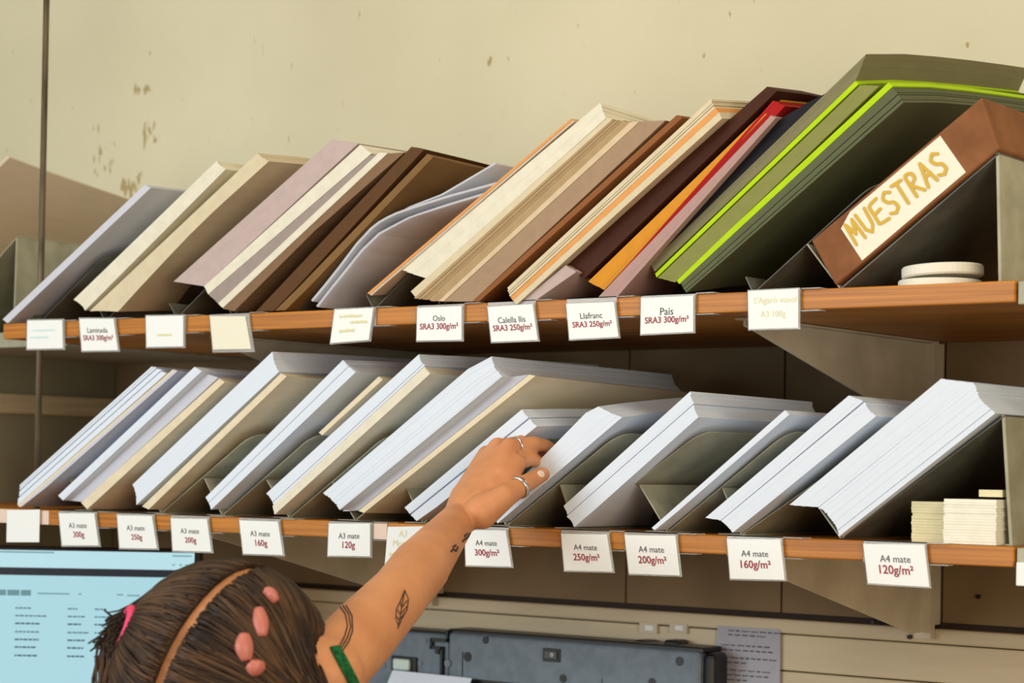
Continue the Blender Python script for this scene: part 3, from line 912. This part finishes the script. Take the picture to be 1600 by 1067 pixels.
SCR = emis('lit_pale_cyan_screen', lin(172, 218, 228), .95)
SCR2 = emis('lit_lighter_cyan_screen', lin(188, 228, 236), .95)
SDK = emis('lit_dark_navy_bar', lin(10, 24, 40), .9)
SGR = emis('lit_teal_grey_buttons', lin(104, 148, 158), .9)
STX = emis('lit_slate_text', lin(96, 134, 148), .9)
STX2 = emis('lit_dark_text', lin(62, 92, 106), .9)
MN = Vector((fw.x, fw.y, 0)).normalized()
MR = Vector((MN.y, -MN.x, 0))
MO = Pz(304, 864, zm)
pxm = zm / F_PX


def M3(x, y, off=0.0):
    d = ray(x, y)
    return CAM + d * ((MO - CAM).dot(MN) / d.dot(MN)) - MN * off


e = empty('monitor', MO - MR * .28 - Vector((0, 0, .40)), 'flat black monitor showing a pale cyan web page, lower left', 'monitor')


def mrect(x0, y0, x1, y1, off, th, name, mat, par):
    A = MO + MR * ((x0 - 304) * pxm) - Vector((0, 0, (y0 - 864) * pxm)) - MN * off
    Bv = MR * ((x1 - x0) * pxm)
    Cv = Vector((0, 0, -(y1 - y0) * pxm))
    return G().prism([A, A + Bv, A + Bv + Cv, A + Cv], MN * th).build(name, mat, par)


bevel(mrect(-170, 858, 313, 1150, 0, .03, 'casing', BLACKP, e), .003)
scr = mrect(-160, 864, 304, 1140, .0006, .0005, 'screen', SCR, e)
mrect(-160, 864, 304, 891, .0010, .0004, 'browser_bar', SCR2, scr)
mrect(-160, 891, 304, 903, .0011, .0004, 'header_bar', SDK, scr)
for i, (x0, x1) in enumerate([(-30, 11), (13, 32), (34, 50)]):
    mrect(x0, 926, x1, 935, .0011, .0004, 'button', SGR, scr)
rnd = random.Random(3)
for r_i, y in enumerate([953, 965, 977, 990, 1002, 1014, 1027]):
    for (x0, w) in [(26, 42), (108, 26), (150, 26)]:
        ww = w * (.6 if r_i == 0 else rnd.uniform(.7, 1.0))
        k = x0
        g = G()
        while k < x0 + ww:
            s = rnd.uniform(3, 8)
            A = MO + MR * ((k - 304) * pxm) - Vector((0, 0, (y - 864) * pxm)) - MN * .0011
            Bv, Cv = MR * (s * pxm), Vector((0, 0, -2.6 * pxm))
            g.prism([A, A + Bv, A + Bv + Cv, A + Cv], MN * .0004)
            k += s + 1.2
        g.build('text_row', STX2 if r_i in (2, 4, 5, 6) else STX, scr)
for (x0, y0, w) in [(0, 866, 85), (270, 868, 30), (270, 882, 4), (281, 882, 4), (290, 882, 4), (60, 930, 50), (124, 930, 5), (184, 930, 10), (200, 931, 20)]:
    mrect(x0, y0, x0 + w, y0 + 2, .0012, .0004, 'text_line', SGR, scr)
mrect(272, 896, 298, 899, .0014, .0003, 'account_name', SCR2, scr)
c = MO - MR * .28 - Vector((0, 0, .24)) + MN * .035
G().tube([c, c - Vector((0, 0, .245))], .02, 16).build('stand', BLACKP, e)
G().tube([c - Vector((0, 0, .24)), c - Vector((0, 0, .252))], .1, 32).build('foot', BLACKP, e)

# ------------------------------------------------------------------ printer
YP = .445
ZD = .76
pt = [P(x, y, YP) for x, y in ((596, 985), (699, 992), (702, 983), (1094, 1020))]
e = empty('printer', (P(850, 1000, YP).x, .3, ZD), 'dark slate grey office printer body under the lower shelf, behind the forearm', 'printer')
z1, z2 = pt[0].z, pt[3].z
x0, x1, x2, x3 = P(560, 985, YP).x, P(699, 990, YP).x, P(1094, 1020, YP).x, P(1100, 1020, YP).x
zt1 = P(650, 988, YP).z
zt2 = P(960, 1007, YP).z
body = bevel(G().box((x1, YP, ZD + .02), (x2, YP + .045, zt2)).build('main_cover', PRN, e), .007, 3)
bevel(G().box((x0, YP + .004, ZD + .02), (x1 - .001, YP + .045, zt1)).build('side_cover', PRN, e), .004, 2)
bevel(G().box((x1 - .003, YP + .006, zt2 - .004), (x2 + .002, YP + .05, zt2 + .004)).build('rim', BLACKP, e), .002)
bevel(G().box((x0, YP + .008, zt1 - .003), (x1 - .003, YP + .05, zt1 + .003)).build('rim', BLACKP, e), .002)
bevel(G().box((x2 + .0005, YP + .004, ZD + .02), (x2 + .017, YP + .045, zt2 - .002)).build('end_cap', BLACKP, e), .009, 3)
# stepped seam
sq = [(699, 986), (699, 1000), (674, 1000), (674, 1012), (690, 1012), (690, 1067)]
g = G()
for a, b in zip(sq, sq[1:]):
    pa, pb = P(*a, YP - .0005), P(*b, YP - .0005)
    g.box((min(pa.x, pb.x) - .0015, YP - .002, min(pa.z, pb.z) - .0015), (max(pa.x, pb.x) + .0015, YP + .003, max(pa.z, pb.z) + .0015))
g.build('seam', BLACKP, e)
for (x, y, r) in [(759, 1000, 6.5), (731, 1026, 8.5), (1062, 1033, 7.5), (880, 1060, 7), (1019, 1066, 7), (683, 1018, 4.5)]:
    q = P(x, y, YP)
    rr = r / 1240 
    G().tube([(q.x, YP - .0008, q.z), (q.x, YP + .002, q.z)], rr, 20).build('screw_hole', BLACKP, e, False)
q = P(701, 1036, YP)
G().tube([(q.x, YP - .003, q.z), (q.x, YP + .002, q.z)], .0055, 20).build('round_button', PRN, e)
for (x, y) in [(618, 1000), (664, 1000), (657, 1036), (600, 1040)]:
    q = P(x, y, YP + .004)
    G().tube([(q.x, YP + .0025, q.z), (q.x, YP + .006, q.z)], .004, 16).build('plug', PRN, e)
a, b = P(849, 1012, YP), P(876, 1035, YP)
sw = bevel(G().box((a.x, YP - .0015, b.z), (b.x, YP + .002, a.z)).build('switch_frame', BLACKP, e), .0008)
a, b = P(853, 1016, YP), P(872, 1030, YP)
bevel(G().box((a.x, YP - .004, b.z), (b.x, YP - .0012, a.z)).build('power_switch', principled('dark_grey_switch', lin(70, 72, 74), .4), sw), .0008)
c = P(862, 1023, YP - .0045)
G().ring(c, (0, 1, 0), .0022, .0004, 20, 6).box((c.x - .0003, c.y, c.z - .001), (c.x + .0003, c.y + .0004, c.z + .001)).build('power_symbol', CARD, sw)
a, b = P(611, 1024, YP), P(648, 1049, YP)
bevel(G().box((a.x, YP + .0005, b.z - .002), (b.x + .002, YP + .006, a.z)).build('recess', BLACKP, e), .001)
a, b = P(617, 1028, YP), P(642, 1048, YP)
bevel(G().box((a.x, YP - .006, b.z), (b.x, YP + .001, a.z)).build('latch', WHITEP, e), .003, 3)
a, b = P(722, 1059, YP), P(812, 1075, YP)
G().box((a.x, YP - .001, b.z), (b.x, YP + .002, a.z)).build('slot', BLACKP, e)
for x in (722, 940):
    a, b = P(x, 1018 if x == 722 else 1060, YP), P(x + 1.2, 1067, YP)
    G().box((a.x, YP - .0003, b.z - .02), (b.x, YP + .001, a.z)).build('seam', BLACKP, e)
# papers coming out of the printer
a = P(592, 1049, .40)
b = P(716, 1062, .40)
tag(G().prism([(a.x, .43, a.z), (b.x, .43, b.z), (b.x, .43, b.z - .0012), (a.x, .43, a.z - .0012)], (0, -.07, -.11)).build('printed_sheet', WHT), 'white sheet lying in front of the dark printer', 'paper')
a, b = P(691, 1057, .42), P(716, 1080, .42)
tag(bevel(G().box((a.x, .432, b.z), (b.x, .4445, a.z)).build('paper_guide', WHITEP), .002), 'small white plastic guide beside the white sheet at the printer', 'guide')

# ------------------------------------------------------------------ note, sockets, hooks on the wall boards
YW = D - .0165
nq = [P(*p, YW) for p in ((1124, 977), (1222, 983), (1221, 1092), (1117, 1084))]
yo = Vector((0, -.0045, 0))
nq = [p + yo for p in nq]
e = empty('wall_note', nq[3], 'blue grey handwritten sheet taped on the painted boards, right of the printer', 'note')
G().prism(nq, (0, .0004, 0)).build('sheet', paper('blue_grey_note', (176, 178, 190)), e)
for i, (v, u1_) in enumerate([(.06, .94), (.12, .7), (.27, .85), (.34, .82), (.45, .9), (.52, .45), (.63, .85), (.70, .8), (.77, .5), (.90, .8)]):
    rnd = random.Random(50 + i)
    g = G()
    u = .08 if v > .2 else .18
    while u < u1_:
        wl = rnd.uniform(.05, .13)
        pp = []
        for k in range(9):
            uu = u + wl * k / 8
            vv = v + (0.012 if k % 2 else -.012) * rnd.uniform(.4, 1)
            pp.append(nq[0].lerp(nq[1], uu).lerp(nq[3].lerp(nq[2], uu), vv) + Vector((0, -.0003, 0)))
        ribbon(g, pp, .0004)
        u += wl + .03
    g.build('handwriting', BLUEINK, e)
for i, (x, w) in enumerate([(1014, 'left'), (1061, 'right')]):
    a, b = P(x - 12, 972, YW), P(x + 15, 990, YW)
    e = empty('socket', ((a.x + b.x) / 2, YW - .004, b.z), '%s beige wall socket plate with a dark plug above the printer' % w, 'socket')
    G().box((a.x, YW - .0045, b.z), (b.x, YW + .0003, a.z)).build('plate', noisy('beige_socket_plastic', lin(196, 184, 158), lin(204, 192, 166), (1, 1, 1), 10, .4), e)
    a2, b2 = P(x - 6, 977, YW - .005), P(x + 6, 985, YW - .005)
    G().box((a2.x, YW - .0051, b2.z), (b2.x, YW - .0044, a2.z)).build('rating_mark', CARD, e)
    a, b = P(x - 13, 998, YW - .01), P(x + 11, 1012, YW - .01)
    bevel(G().box((a.x, YW - .03, b.z - .012), (b.x, YW + .0003, a.z)).build('plug', BLACKP, e), .005, 3)
SCREW = principled('dark_screw', lin(40, 32, 24), .5, .5)
for (x, y, Yw, w) in [(1529, 932, D - .0065, 'right of the lower right bracket'), (1422, 995, D - .0203, 'on the painted rail at right'), (1365, 972, D - .0203, 'on the painted rail under the bracket')]:
    q = P(x, y, Yw)
    tag(G().tube([(q.x, Yw + .0004, q.z), (q.x, Yw - .003, q.z)], .0028, 12).build('screw', SCREW), 'dark screw head ' + w, 'screw')
q = P(1597, 895, -.001)
tag(bevel(G().box((q.x - .004, -.006, q.z - .012), (q.x + .03, .004, q.z + .010)).build('plastic_clip', CARD), .001), 'white plastic clip under the grey shelf end at the right edge', 'clip')

# ------------------------------------------------------------------ desk and stool (below the frame)
DW = noisy('pale_desk_laminate', lin(170, 156, 130), lin(184, 170, 144), (1, 8, 1), 5.0, .5)
e = empty('desk', (-.2, .1, 0), 'pale laminate desk under the shelves carrying printer and monitor', 'desk')
bevel(G().box((-1.9, -.06, ZD - .03), (1.2, D - .03, ZD)).build('desk_top', DW, e), .003)
for x in (-1.8, 1.1):
    for y in (.0, D - .1):
        G().box((x - .025, y - .025, 0), (x + .025, y + .025, ZD - .03)).build('leg', METAL, e)

# ------------------------------------------------------------------ person
HC = Pz(340, 1049, 1.85)                    # head centre
cu_, cr_, ct_ = up.copy(), rt.copy(), -fw    # image up, image right, toward camera
hu = (cr_ * .39 + cu_ * .92).normalized()    # crown direction, tilted to the right
hb = (cr_ * -.30 + cu_ * .15 + ct_ * .94)
hb = (hb - hu * hb.dot(hu)).normalized()     # back of the head, toward the camera
hr = hu.cross(hb).normalized()
if hr.dot(cr_) < 0: hr = -hr                 # person's right
HB = Matrix((hr, -hb, hu)).transposed()      # local x right, y face, z crown


def H(x, y, z):
    return HC + HB @ Vector((x, y, z))


def W3(px, py, Y):
    return P(px, py, Y)


g = G()
# skull, jaw, nose, ears, eyes sockets
g.ball(HC, (.079, .0975, .0965), 28, 18, HB)
g.ball(H(0, .035, -.045), (.056, .062, .062), 20, 12, HB)
g.ball(H(0, .066, -.086), (.026, .024, .022), 14, 10, HB)
g.capsule(H(0, .094, -.004), H(0, .112, -.036), .008, .013, 10)
for s in (-1, 1):
    g.ball(H(s * .078, .0, -.022), (.009, .019, .031), 14, 10, HB)
    g.ball(H(s * .032, .084, -.004), (.014, .010, .010), 12, 8, HB)
    g.capsule(H(s * .016, .092, .016), H(s * .046, .082, .016), .007, .006, 8)
g.capsule(H(-.02, .088, -.062), H(.02, .088, -.062), .008, .008, 8)
SH = Pz(506, 1056, 1.83)        # right shoulder joint
NB = Pz(392, 1195, 1.88)        # neck base
LSH = Pz(190, 1310, 1.93)
EL = Pz(622, 930, 1.99)
WR = P(716, 812, -.105)
g.capsule(H(0, -.01, -.07), NB, .050, .056, 18)
g.capsule(NB, SH, .050, .036, 18)
g.capsule(NB, LSH, .058, .048, 18)
CH = NB + Vector((-.02, .0, -.16)); PEL = NB + Vector((.02, -.06, -.50))
g.capsule(NB, CH, .085, .115, 20)
g.capsule(SH, CH, .034, .10, 18)
g.capsule(LSH, CH, .055, .11, 18)
g.capsule(CH, PEL, .115, .135, 20)
# raised right arm
g.capsule(SH, SH.lerp(EL, .55), .0335, .0325, 20)
g.capsule(SH.lerp(EL, .5), EL, .0325, .0290, 20)
g.capsule(EL, EL.lerp(WR, .35), .0285, .0295, 20)
g.capsule(EL.lerp(WR, .35), WR, .0290, .0190, 20)
# left arm hanging on the desk
LE = LSH + Vector((-.08, .0, -.25)); LW = LE + Vector((.06, .14, -.04))
g.capsule(LSH, LE, .042, .033, 16); g.capsule(LE, LW, .033, .022, 16); g.capsule(LW, LW + Vector((.01, .09, -.02)), .024, .022, 12)
for i in range(4):
    f0 = LW + Vector((-.02 + i * .016, .09, -.02)); g.capsule(f0, f0 + Vector((0, .05, -.012)), .008, .007, 10)
g.capsule(LW + Vector((.03, .03, -.01)), LW + Vector((.06, .07, -.02)), .010, .008, 10)
# legs, seated
for s, X in ((1, .09), (-1, -.10)):
    hp = PEL + MR * X; kn = hp + MN * .36 + Vector((0, 0, .02)); an = Vector((kn.x, kn.y, .09)); 
    g.capsule(hp, kn, .075, .055, 18); g.capsule(kn, an, .052, .035, 16); g.capsule(an + Vector((0, 0, -.055)), an + MN * .15 + Vector((0, 0, -.06)), .03, .026, 12)
# right hand: palm, knuckles, fingers, thumb
K = {'i': W3(806, 724, -.036), 'm': W3(796, 700, -.030), 'r': W3(778, 699, -.020), 'p': W3(760, 709, -.012)}
PB = {'i': W3(764, 792, -.085), 'm': W3(752, 783, -.085), 'r': W3(737, 777, -.080), 'p': W3(727, 776, -.072)}
for k in 'imrp':
    g.capsule(WR, PB[k], .0175, .0165, 14)
    g.capsule(PB[k], K[k], .0155, .0115 if k != 'p' else .0098, 14)
ks = [K[k] for k in 'imrp']; pb = [PB[k] for k in 'imrp']
for a_, b_, c_, d_ in ((ks[0], ks[1], pb[0], pb[1]), (ks[1], ks[2], pb[1], pb[2]), (ks[2], ks[3], pb[2], pb[3])):
    for t in (.2, .5, .8):
        g.capsule(a_.lerp(b_, .5).lerp(c_.lerp(d_, .5), t), a_.lerp(b_, .5).lerp(c_.lerp(d_, .5), min(t + .25, 1)), .0135, .0155, 12)
FG = {'m': [K['m'], W3(834, 692, .004), W3(854, 697, .032), W3(868, 706, .050)],
      'i': [K['i'], W3(829, 717, -.002), W3(846, 724, .026), W3(858, 733, .044)],
      'r': [K['r'], W3(815, 690, .010), W3(836, 700, .034), W3(850, 712, .05)],
      'p': [K['p'], W3(788, 697, .012), W3(806, 706, .034), W3(820, 718, .046)]}
RAD = {'m': (.0090, .0080, .0074, .0064), 'i': (.0088, .0080, .0074, .0064), 'r': (.0088, .0078, .0072, .0062), 'p': (.0080, .0068, .0062, .0055)}
for k in 'imrp':
    for j in range(3):
        g.capsule(FG[k][j], FG[k][j + 1], RAD[k][j], RAD[k][j + 1], 12)
TH = [W3(752, 800, -.100), W3(788, 776, -.082), W3(820, 756, -.050), W3(848, 741, -.016)]
for j, (ra, rb) in enumerate(((.019, .0135), (.0130, .0100), (.0102, .0082))):
    g.capsule(TH[j], TH[j + 1], ra, rb, 14)
g.capsule(PB['i'], TH[1], .016, .012, 14)
e_loc = PEL.copy()
body0 = g.build('body', SKIN, None, True)
rm = body0.modifiers.new('remesh', 'REMESH'); rm.mode = 'VOXEL'; rm.voxel_size = .0022
sm = body0.modifiers.new('smooth', 'SMOOTH'); sm.factor = .5; sm.iterations = 5
dg = bpy.context.evaluated_depsgraph_get()
me = bpy.data.meshes.new_from_object(body0.evaluated_get(dg))
bpy.data.objects.remove(body0)
me.name = 'person'
for p_ in me.polygons: p_.use_smooth = True
me.materials.clear(); me.materials.append(SKIN)
person = bpy.data.objects.new('person', me)
COL.objects.link(person)
tag(person, 'person with brown hair seen from behind, reaching up with a tattooed right arm', 'person')
BV = BVHTree.FromPolygons([v.co for v in me.vertices], [list(p_.vertices) for p_ in me.polygons])


def on_body(px, py, lift=.0):
    d = ray(px, py).normalized()
    h = BV.ray_cast(CAM, d, 6.0)
    if h[0] is None: return None
    return h[0] + h[1] * lift, h[1]


def skin_line(pts, r, name, mat, flat=.5, lift=.0002, dens=5):
    pts = [Vector((x, y, 0)) for x, y in pts]
    q = []
    for p_ in resample(pts, len(pts) * dens):
        h = on_body(p_.x, p_.y, lift)
        if h: q.append(h[0])
    return q


def skin_mark(lines, r, name, mat, lift=.0002):
    g = G()
    for ln in lines:
        q = skin_line(ln, r, name, mat, lift=lift)
        if len(q) > 1: g.tube(q, r, 6)
    if g.v: g.build(name, mat, person)


# arm tattoos: three curved bands, a leaf, small marks at the wrist
skin_mark([[(532, 948), (540, 960), (543, 978), (538, 995), (530, 1010)], [(536, 946), (545, 960), (548, 980), (542, 998), (532, 1014)], [(541, 946), (550, 962), (551, 985), (545, 1002), (534, 1018)]], .0007, 'band_tattoo', TATTOO)
skin_mark([[(632, 922), (626, 938), (619, 952), (618, 966), (622, 978)], [(632, 922), (638, 936), (636, 952), (628, 966), (621, 982)], [(632, 924), (628, 945), (622, 978)], [(636, 938), (627, 950)], [(637, 946), (625, 960)], [(635, 954), (624, 968)], [(625, 940), (627, 950)], [(620, 952), (625, 960)], [(619, 963), (623, 969)]], .0006, 'leaf_tattoo', TATTOO)
skin_mark([[(704, 862), (708, 858), (712, 861), (715, 855)], [(722, 846), (727, 842), (731, 839), (734, 833)], [(725, 838), (730, 834)], [(707, 855), (712, 852)]], .0012, 'wrist_tattoo', TATTOO)
# thumb nail
hit = on_body(846, 740, .0003)
if hit:
    t = (TH[3] - TH[2]).normalized(); n = hit[1]; b = n.cross(t).normalized(); t = b.cross(n)
    Bm = Matrix((t, b, n)).transposed()
    G().ball(hit[0] - n * .0006, (.0062, .0046, .0014), 16, 8, Bm).build('thumb_nail', NAIL, person, True)
# rings (worn, so lifted with the finger they hold)
tm = TH[1].lerp(TH[2], .72)
tag(G().ring(tm, TH[2] - TH[1], .0118, .0011, 32, 8, 2.4).build('ring', SILVER, None, True), 'wide silver ring on the thumb of the reaching hand', 'ring')
fm = K['m'].lerp(FG['m'][1], .28)
tag(G().ring(fm, FG['m'][1] - K['m'], .0102, .0008, 32, 8, 1.4).build('ring', SILVER, None, True), 'thin silver ring near the knuckle of the reaching hand', 'ring')

# hair: cap and combed strands, parted down the middle
g = G()
seg, rings = 48, 28
SZ = (.084, .101, .098)


def cap_pt(a, b, k=1.0):
    """a: angle along the parting (0 nape .. pi forehead), b: angle down the side (-90..90 deg)"""
    dx = math.sin(b)
    c = math.cos(b)
    return H(SZ[0] * k * dx * (1.16 if b > 0 else 1.0), SZ[1] * k * -c * math.cos(a), SZ[2] * k * c * math.sin(a))


A0, A1 = -.75, math.pi * .86
for s in (-1, 1):
    vs, fs = [], []
    na, nb = 36, 14
    for i in range(na + 1):
        a = A0 + (A1 - A0) * i / na
        for j in range(nb + 1):
            b = s * (.06 + (1.40 - .06) * j / nb)
            vs.append(cap_pt(a, b, .985))
    for i in range(na):
        for j in range(nb):
            k = i * (nb + 1) + j
            fs.append([k, k + 1, k + nb + 2, k + nb + 1])
    g.add(vs, fs)
hair = g.build('hair', HAIRD, person, True)
sol = hair.modifiers.new('solid', 'SOLIDIFY'); sol.thickness = .004; sol.offset = -1


RS = .0012


def strands(s, count, gather, mat, seed, spread):
    rnd = random.Random(seed)
    g = G()
    for i in range(count):
        a = A0 + (A1 - A0) * (i + rnd.random()) / count
        b0 = .046 + rnd.random() * .010 if rnd.random() < .55 else rnd.uniform(.1, 1.0)
        gx = gather + HB @ Vector((rnd.uniform(-1, 1) * spread, rnd.uniform(-1, 1) * spread, rnd.uniform(-1, 1) * spread))
        pts, rad = [], []
        n = 12
        bend = rnd.uniform(-.25, .25)
        wob = rnd.uniform(-.004, .004)
        lift = 1.0 + rnd.uniform(-.005, .035)
        for k in range(n + 1):
            t = k / n
            b = s * (b0 + (1.30 - b0) * t)
            aa = a + (0.25 - a) * .55 * t ** 1.5 + bend * t * (1 - t)
            p_ = cap_pt(aa, b, lift + wob * math.sin(6 * t))
            w = max(0, (t - .55) / .45) ** 2
            p_ = p_.lerp(gx, w)
            pts.append(p_)
            rad.append(RS * (.45 + 1.1 * math.sin(math.pi * min(t * .8 + .12, 1))))
        g.tube(pts, rad, 5, .6)
    g.build('hair_strands', mat, hair, True)


GR = Pz(522, 1128, 1.79)
GL = Pz(192, 1000, 1.825)
strands(1, 620, GR, HAIR, 1, .016)
strands(-1, 620, GL, HAIR, 2, .016)
strands(1, 380, GR, HAIRD, 3, .02)
strands(-1, 380, GL, HAIRD, 4, .02)


def pigtail(g0, end, seed, mat):
    rnd = random.Random(seed)
    g = G()
    for i in range(170):
        o1 = HB @ Vector([rnd.uniform(-1, 1) * .012 for _ in range(3)])
        o2 = Vector([rnd.uniform(-1, 1) * .020 for _ in range(3)])
        pts = []
        for k in range(10):
            t = k / 9
            sag = Vector((0, 0, -.03)) * math.sin(math.pi * t) * .4
            bulge = 1 + .6 * math.sin(math.pi * t)
            pts.append((g0 + o1 * bulge).lerp(end + o2, t) + sag + HB @ Vector((.004 * math.sin(9 * t + i), 0, 0)))
        g.tube(pts, [.0013 * (1 - .6 * k / 9) for k in range(10)], 5, .6)
    g.build('pigtail', mat, hair, True)


pigtail(GL, GL + cr_ * -.022 - cu_ * .11 + ct_ * .02, 5, HAIR)
pigtail(GR, GR - cu_ * .13 + ct_ * .02, 6, HAIRD)
# flyaway strands
rnd = random.Random(9)
for i in range(0):
    g = G()
    a, b = rnd.uniform(.2, 2.4), rnd.uniform(-1.1, 1.1)
    p0 = cap_pt(a, b, 1.0)
    n_ = (p0 - HC).normalized()
    tdir = (n_.cross(hb) * (1 if b > 0 else -1) + hb * rnd.uniform(-.5, .5)).normalized()
    g.tube([p0, p0 + tdir * .02 + n_ * .006, p0 + tdir * .04 + n_ * rnd.uniform(.006, .014), p0 + tdir * .055 + n_ * rnd.uniform(.0, .016)], [.0004, .0004, .0003, .0002], 4)
    g.build('stray_strand', HAIR, hair, True)

# pink claw clip and hair tie
e = empty('hair_clip', Pz(398, 985, 1.775), 'pink plastic claw clip in the right side of the brown hair', 'hair clip')


def clip_piece(pts, r, name):
    q = []
    for (x, y) in pts:
        d = ray(x, y)
        # stand just proud of the hair ellipsoid
        o_ = HB.inverted() @ (CAM - HC); v_ = HB.inverted() @ d
        S_ = [SZ[0] * 1.20, SZ[1] * 1.05, SZ[2] * 1.05]
        A = sum((v_[i] / S_[i]) ** 2 for i in range(3)); Bq = 2 * sum(o_[i] * v_[i] / S_[i] ** 2 for i in range(3)); Cq = sum((o_[i] / S_[i]) ** 2 for i in range(3)) - 1
        dis = Bq * Bq - 4 * A * Cq
        t = (-Bq - math.sqrt(max(dis, 0))) / (2 * A)
        q.append(CAM + d * t)
    g = G()
    qq = resample(q, 10)
    g.tube(qq, [r * (.55 + .45 * math.sin(math.pi * k / 9)) for k in range(10)], 12, .75)
    g.build(name, PINK, e, True)


clip_piece([(412, 922), (420, 926), (432, 940)], .0066, 'clip_tip')
clip_piece([(404, 950), (407, 970), (410, 994)], .0070, 'clip_arm')
clip_piece([(382, 990), (381, 1010), (385, 1032)], .0080, 'clip_arm')
clip_piece([(388, 1036), (398, 1044), (412, 1040)], .0082, 'clip_hinge')
tie = GL + cr_ * .002 + cu_ * .010 + ct_ * .002
tag(G().ring(tie, (GL - HC), 0.0175, .0045, 28, 10, 1.0).build('hair_tie', HOTPINK, None, True), 'hot pink hair tie round the left pigtail', 'hair tie')

# green strap and camisole
q = [h for h in (on_body(x, y, .001) for x, y in [(522, 1012), (527, 1022), (534, 1034), (540, 1046), (546, 1058), (552, 1070), (558, 1084)]) if h]
vs, fs = [], []
for i, (p_, n_) in enumerate(q):
    t = (q[min(i + 1, len(q) - 1)][0] - q[max(i - 1, 0)][0]).normalized()
    b = n_.cross(t).normalized()
    w = .0052
    vs += [p_ - b * w, p_ + b * w, p_ + b * w + n_ * .0025, p_ - b * w + n_ * .0025]
for i in range(len(q) - 1):
    for k in range(4):
        fs.append([i * 4 + k, i * 4 + (k + 1) % 4, i * 4 + 4 + (k + 1) % 4, i * 4 + 4 + k])
if len(q) > 1:
    fs += [[0, 1, 2, 3], [len(vs) - 4, len(vs) - 3, len(vs) - 2, len(vs) - 1]]
    bevel(link_mesh('camisole_strap', vs, fs, GREEN, person), .001)
CH2 = NB + Vector((-.018, .0, -.14))
g = G()
top = [(CH2 + Vector((0, 0, .02)), .112), (CH2, .122), (CH2.lerp(PEL, .3), .124), (CH2.lerp(PEL, .7), .134), (PEL, .144)]
g.tube([p_ for p_, _ in top], [r_ for _, r_ in top], 32)
g.build('camisole', GREEN, person, True)
g = G()
for X in (.09, -.10):
    hp = PEL + MR * X; kn = hp + MN * .36 + Vector((0, 0, .02)); an = Vector((kn.x, kn.y, .09))
    g.tube([hp - MN * .05, kn + MN * .02], [.090, .066], 20); g.tube([kn + Vector((0, 0, .03)), an], [.064, .05], 20)
g.build('trousers', DENIM, person, True)
sz = PEL.z - .135
e = empty('stool', (PEL.x, PEL.y, 0), 'round black stool under the seated person', 'stool')
G().tube([(PEL.x, PEL.y, sz - .05), (PEL.x, PEL.y, sz)], .17, 32).build('seat', BLACKP, e)
for k in range(4):
    a = math.pi / 4 + k * math.pi / 2
    G().tube([(PEL.x + .1 * math.cos(a), PEL.y + .1 * math.sin(a), sz - .05), (PEL.x + .17 * math.cos(a), PEL.y + .17 * math.sin(a), 0)], .012, 10).build('leg', METAL, e)
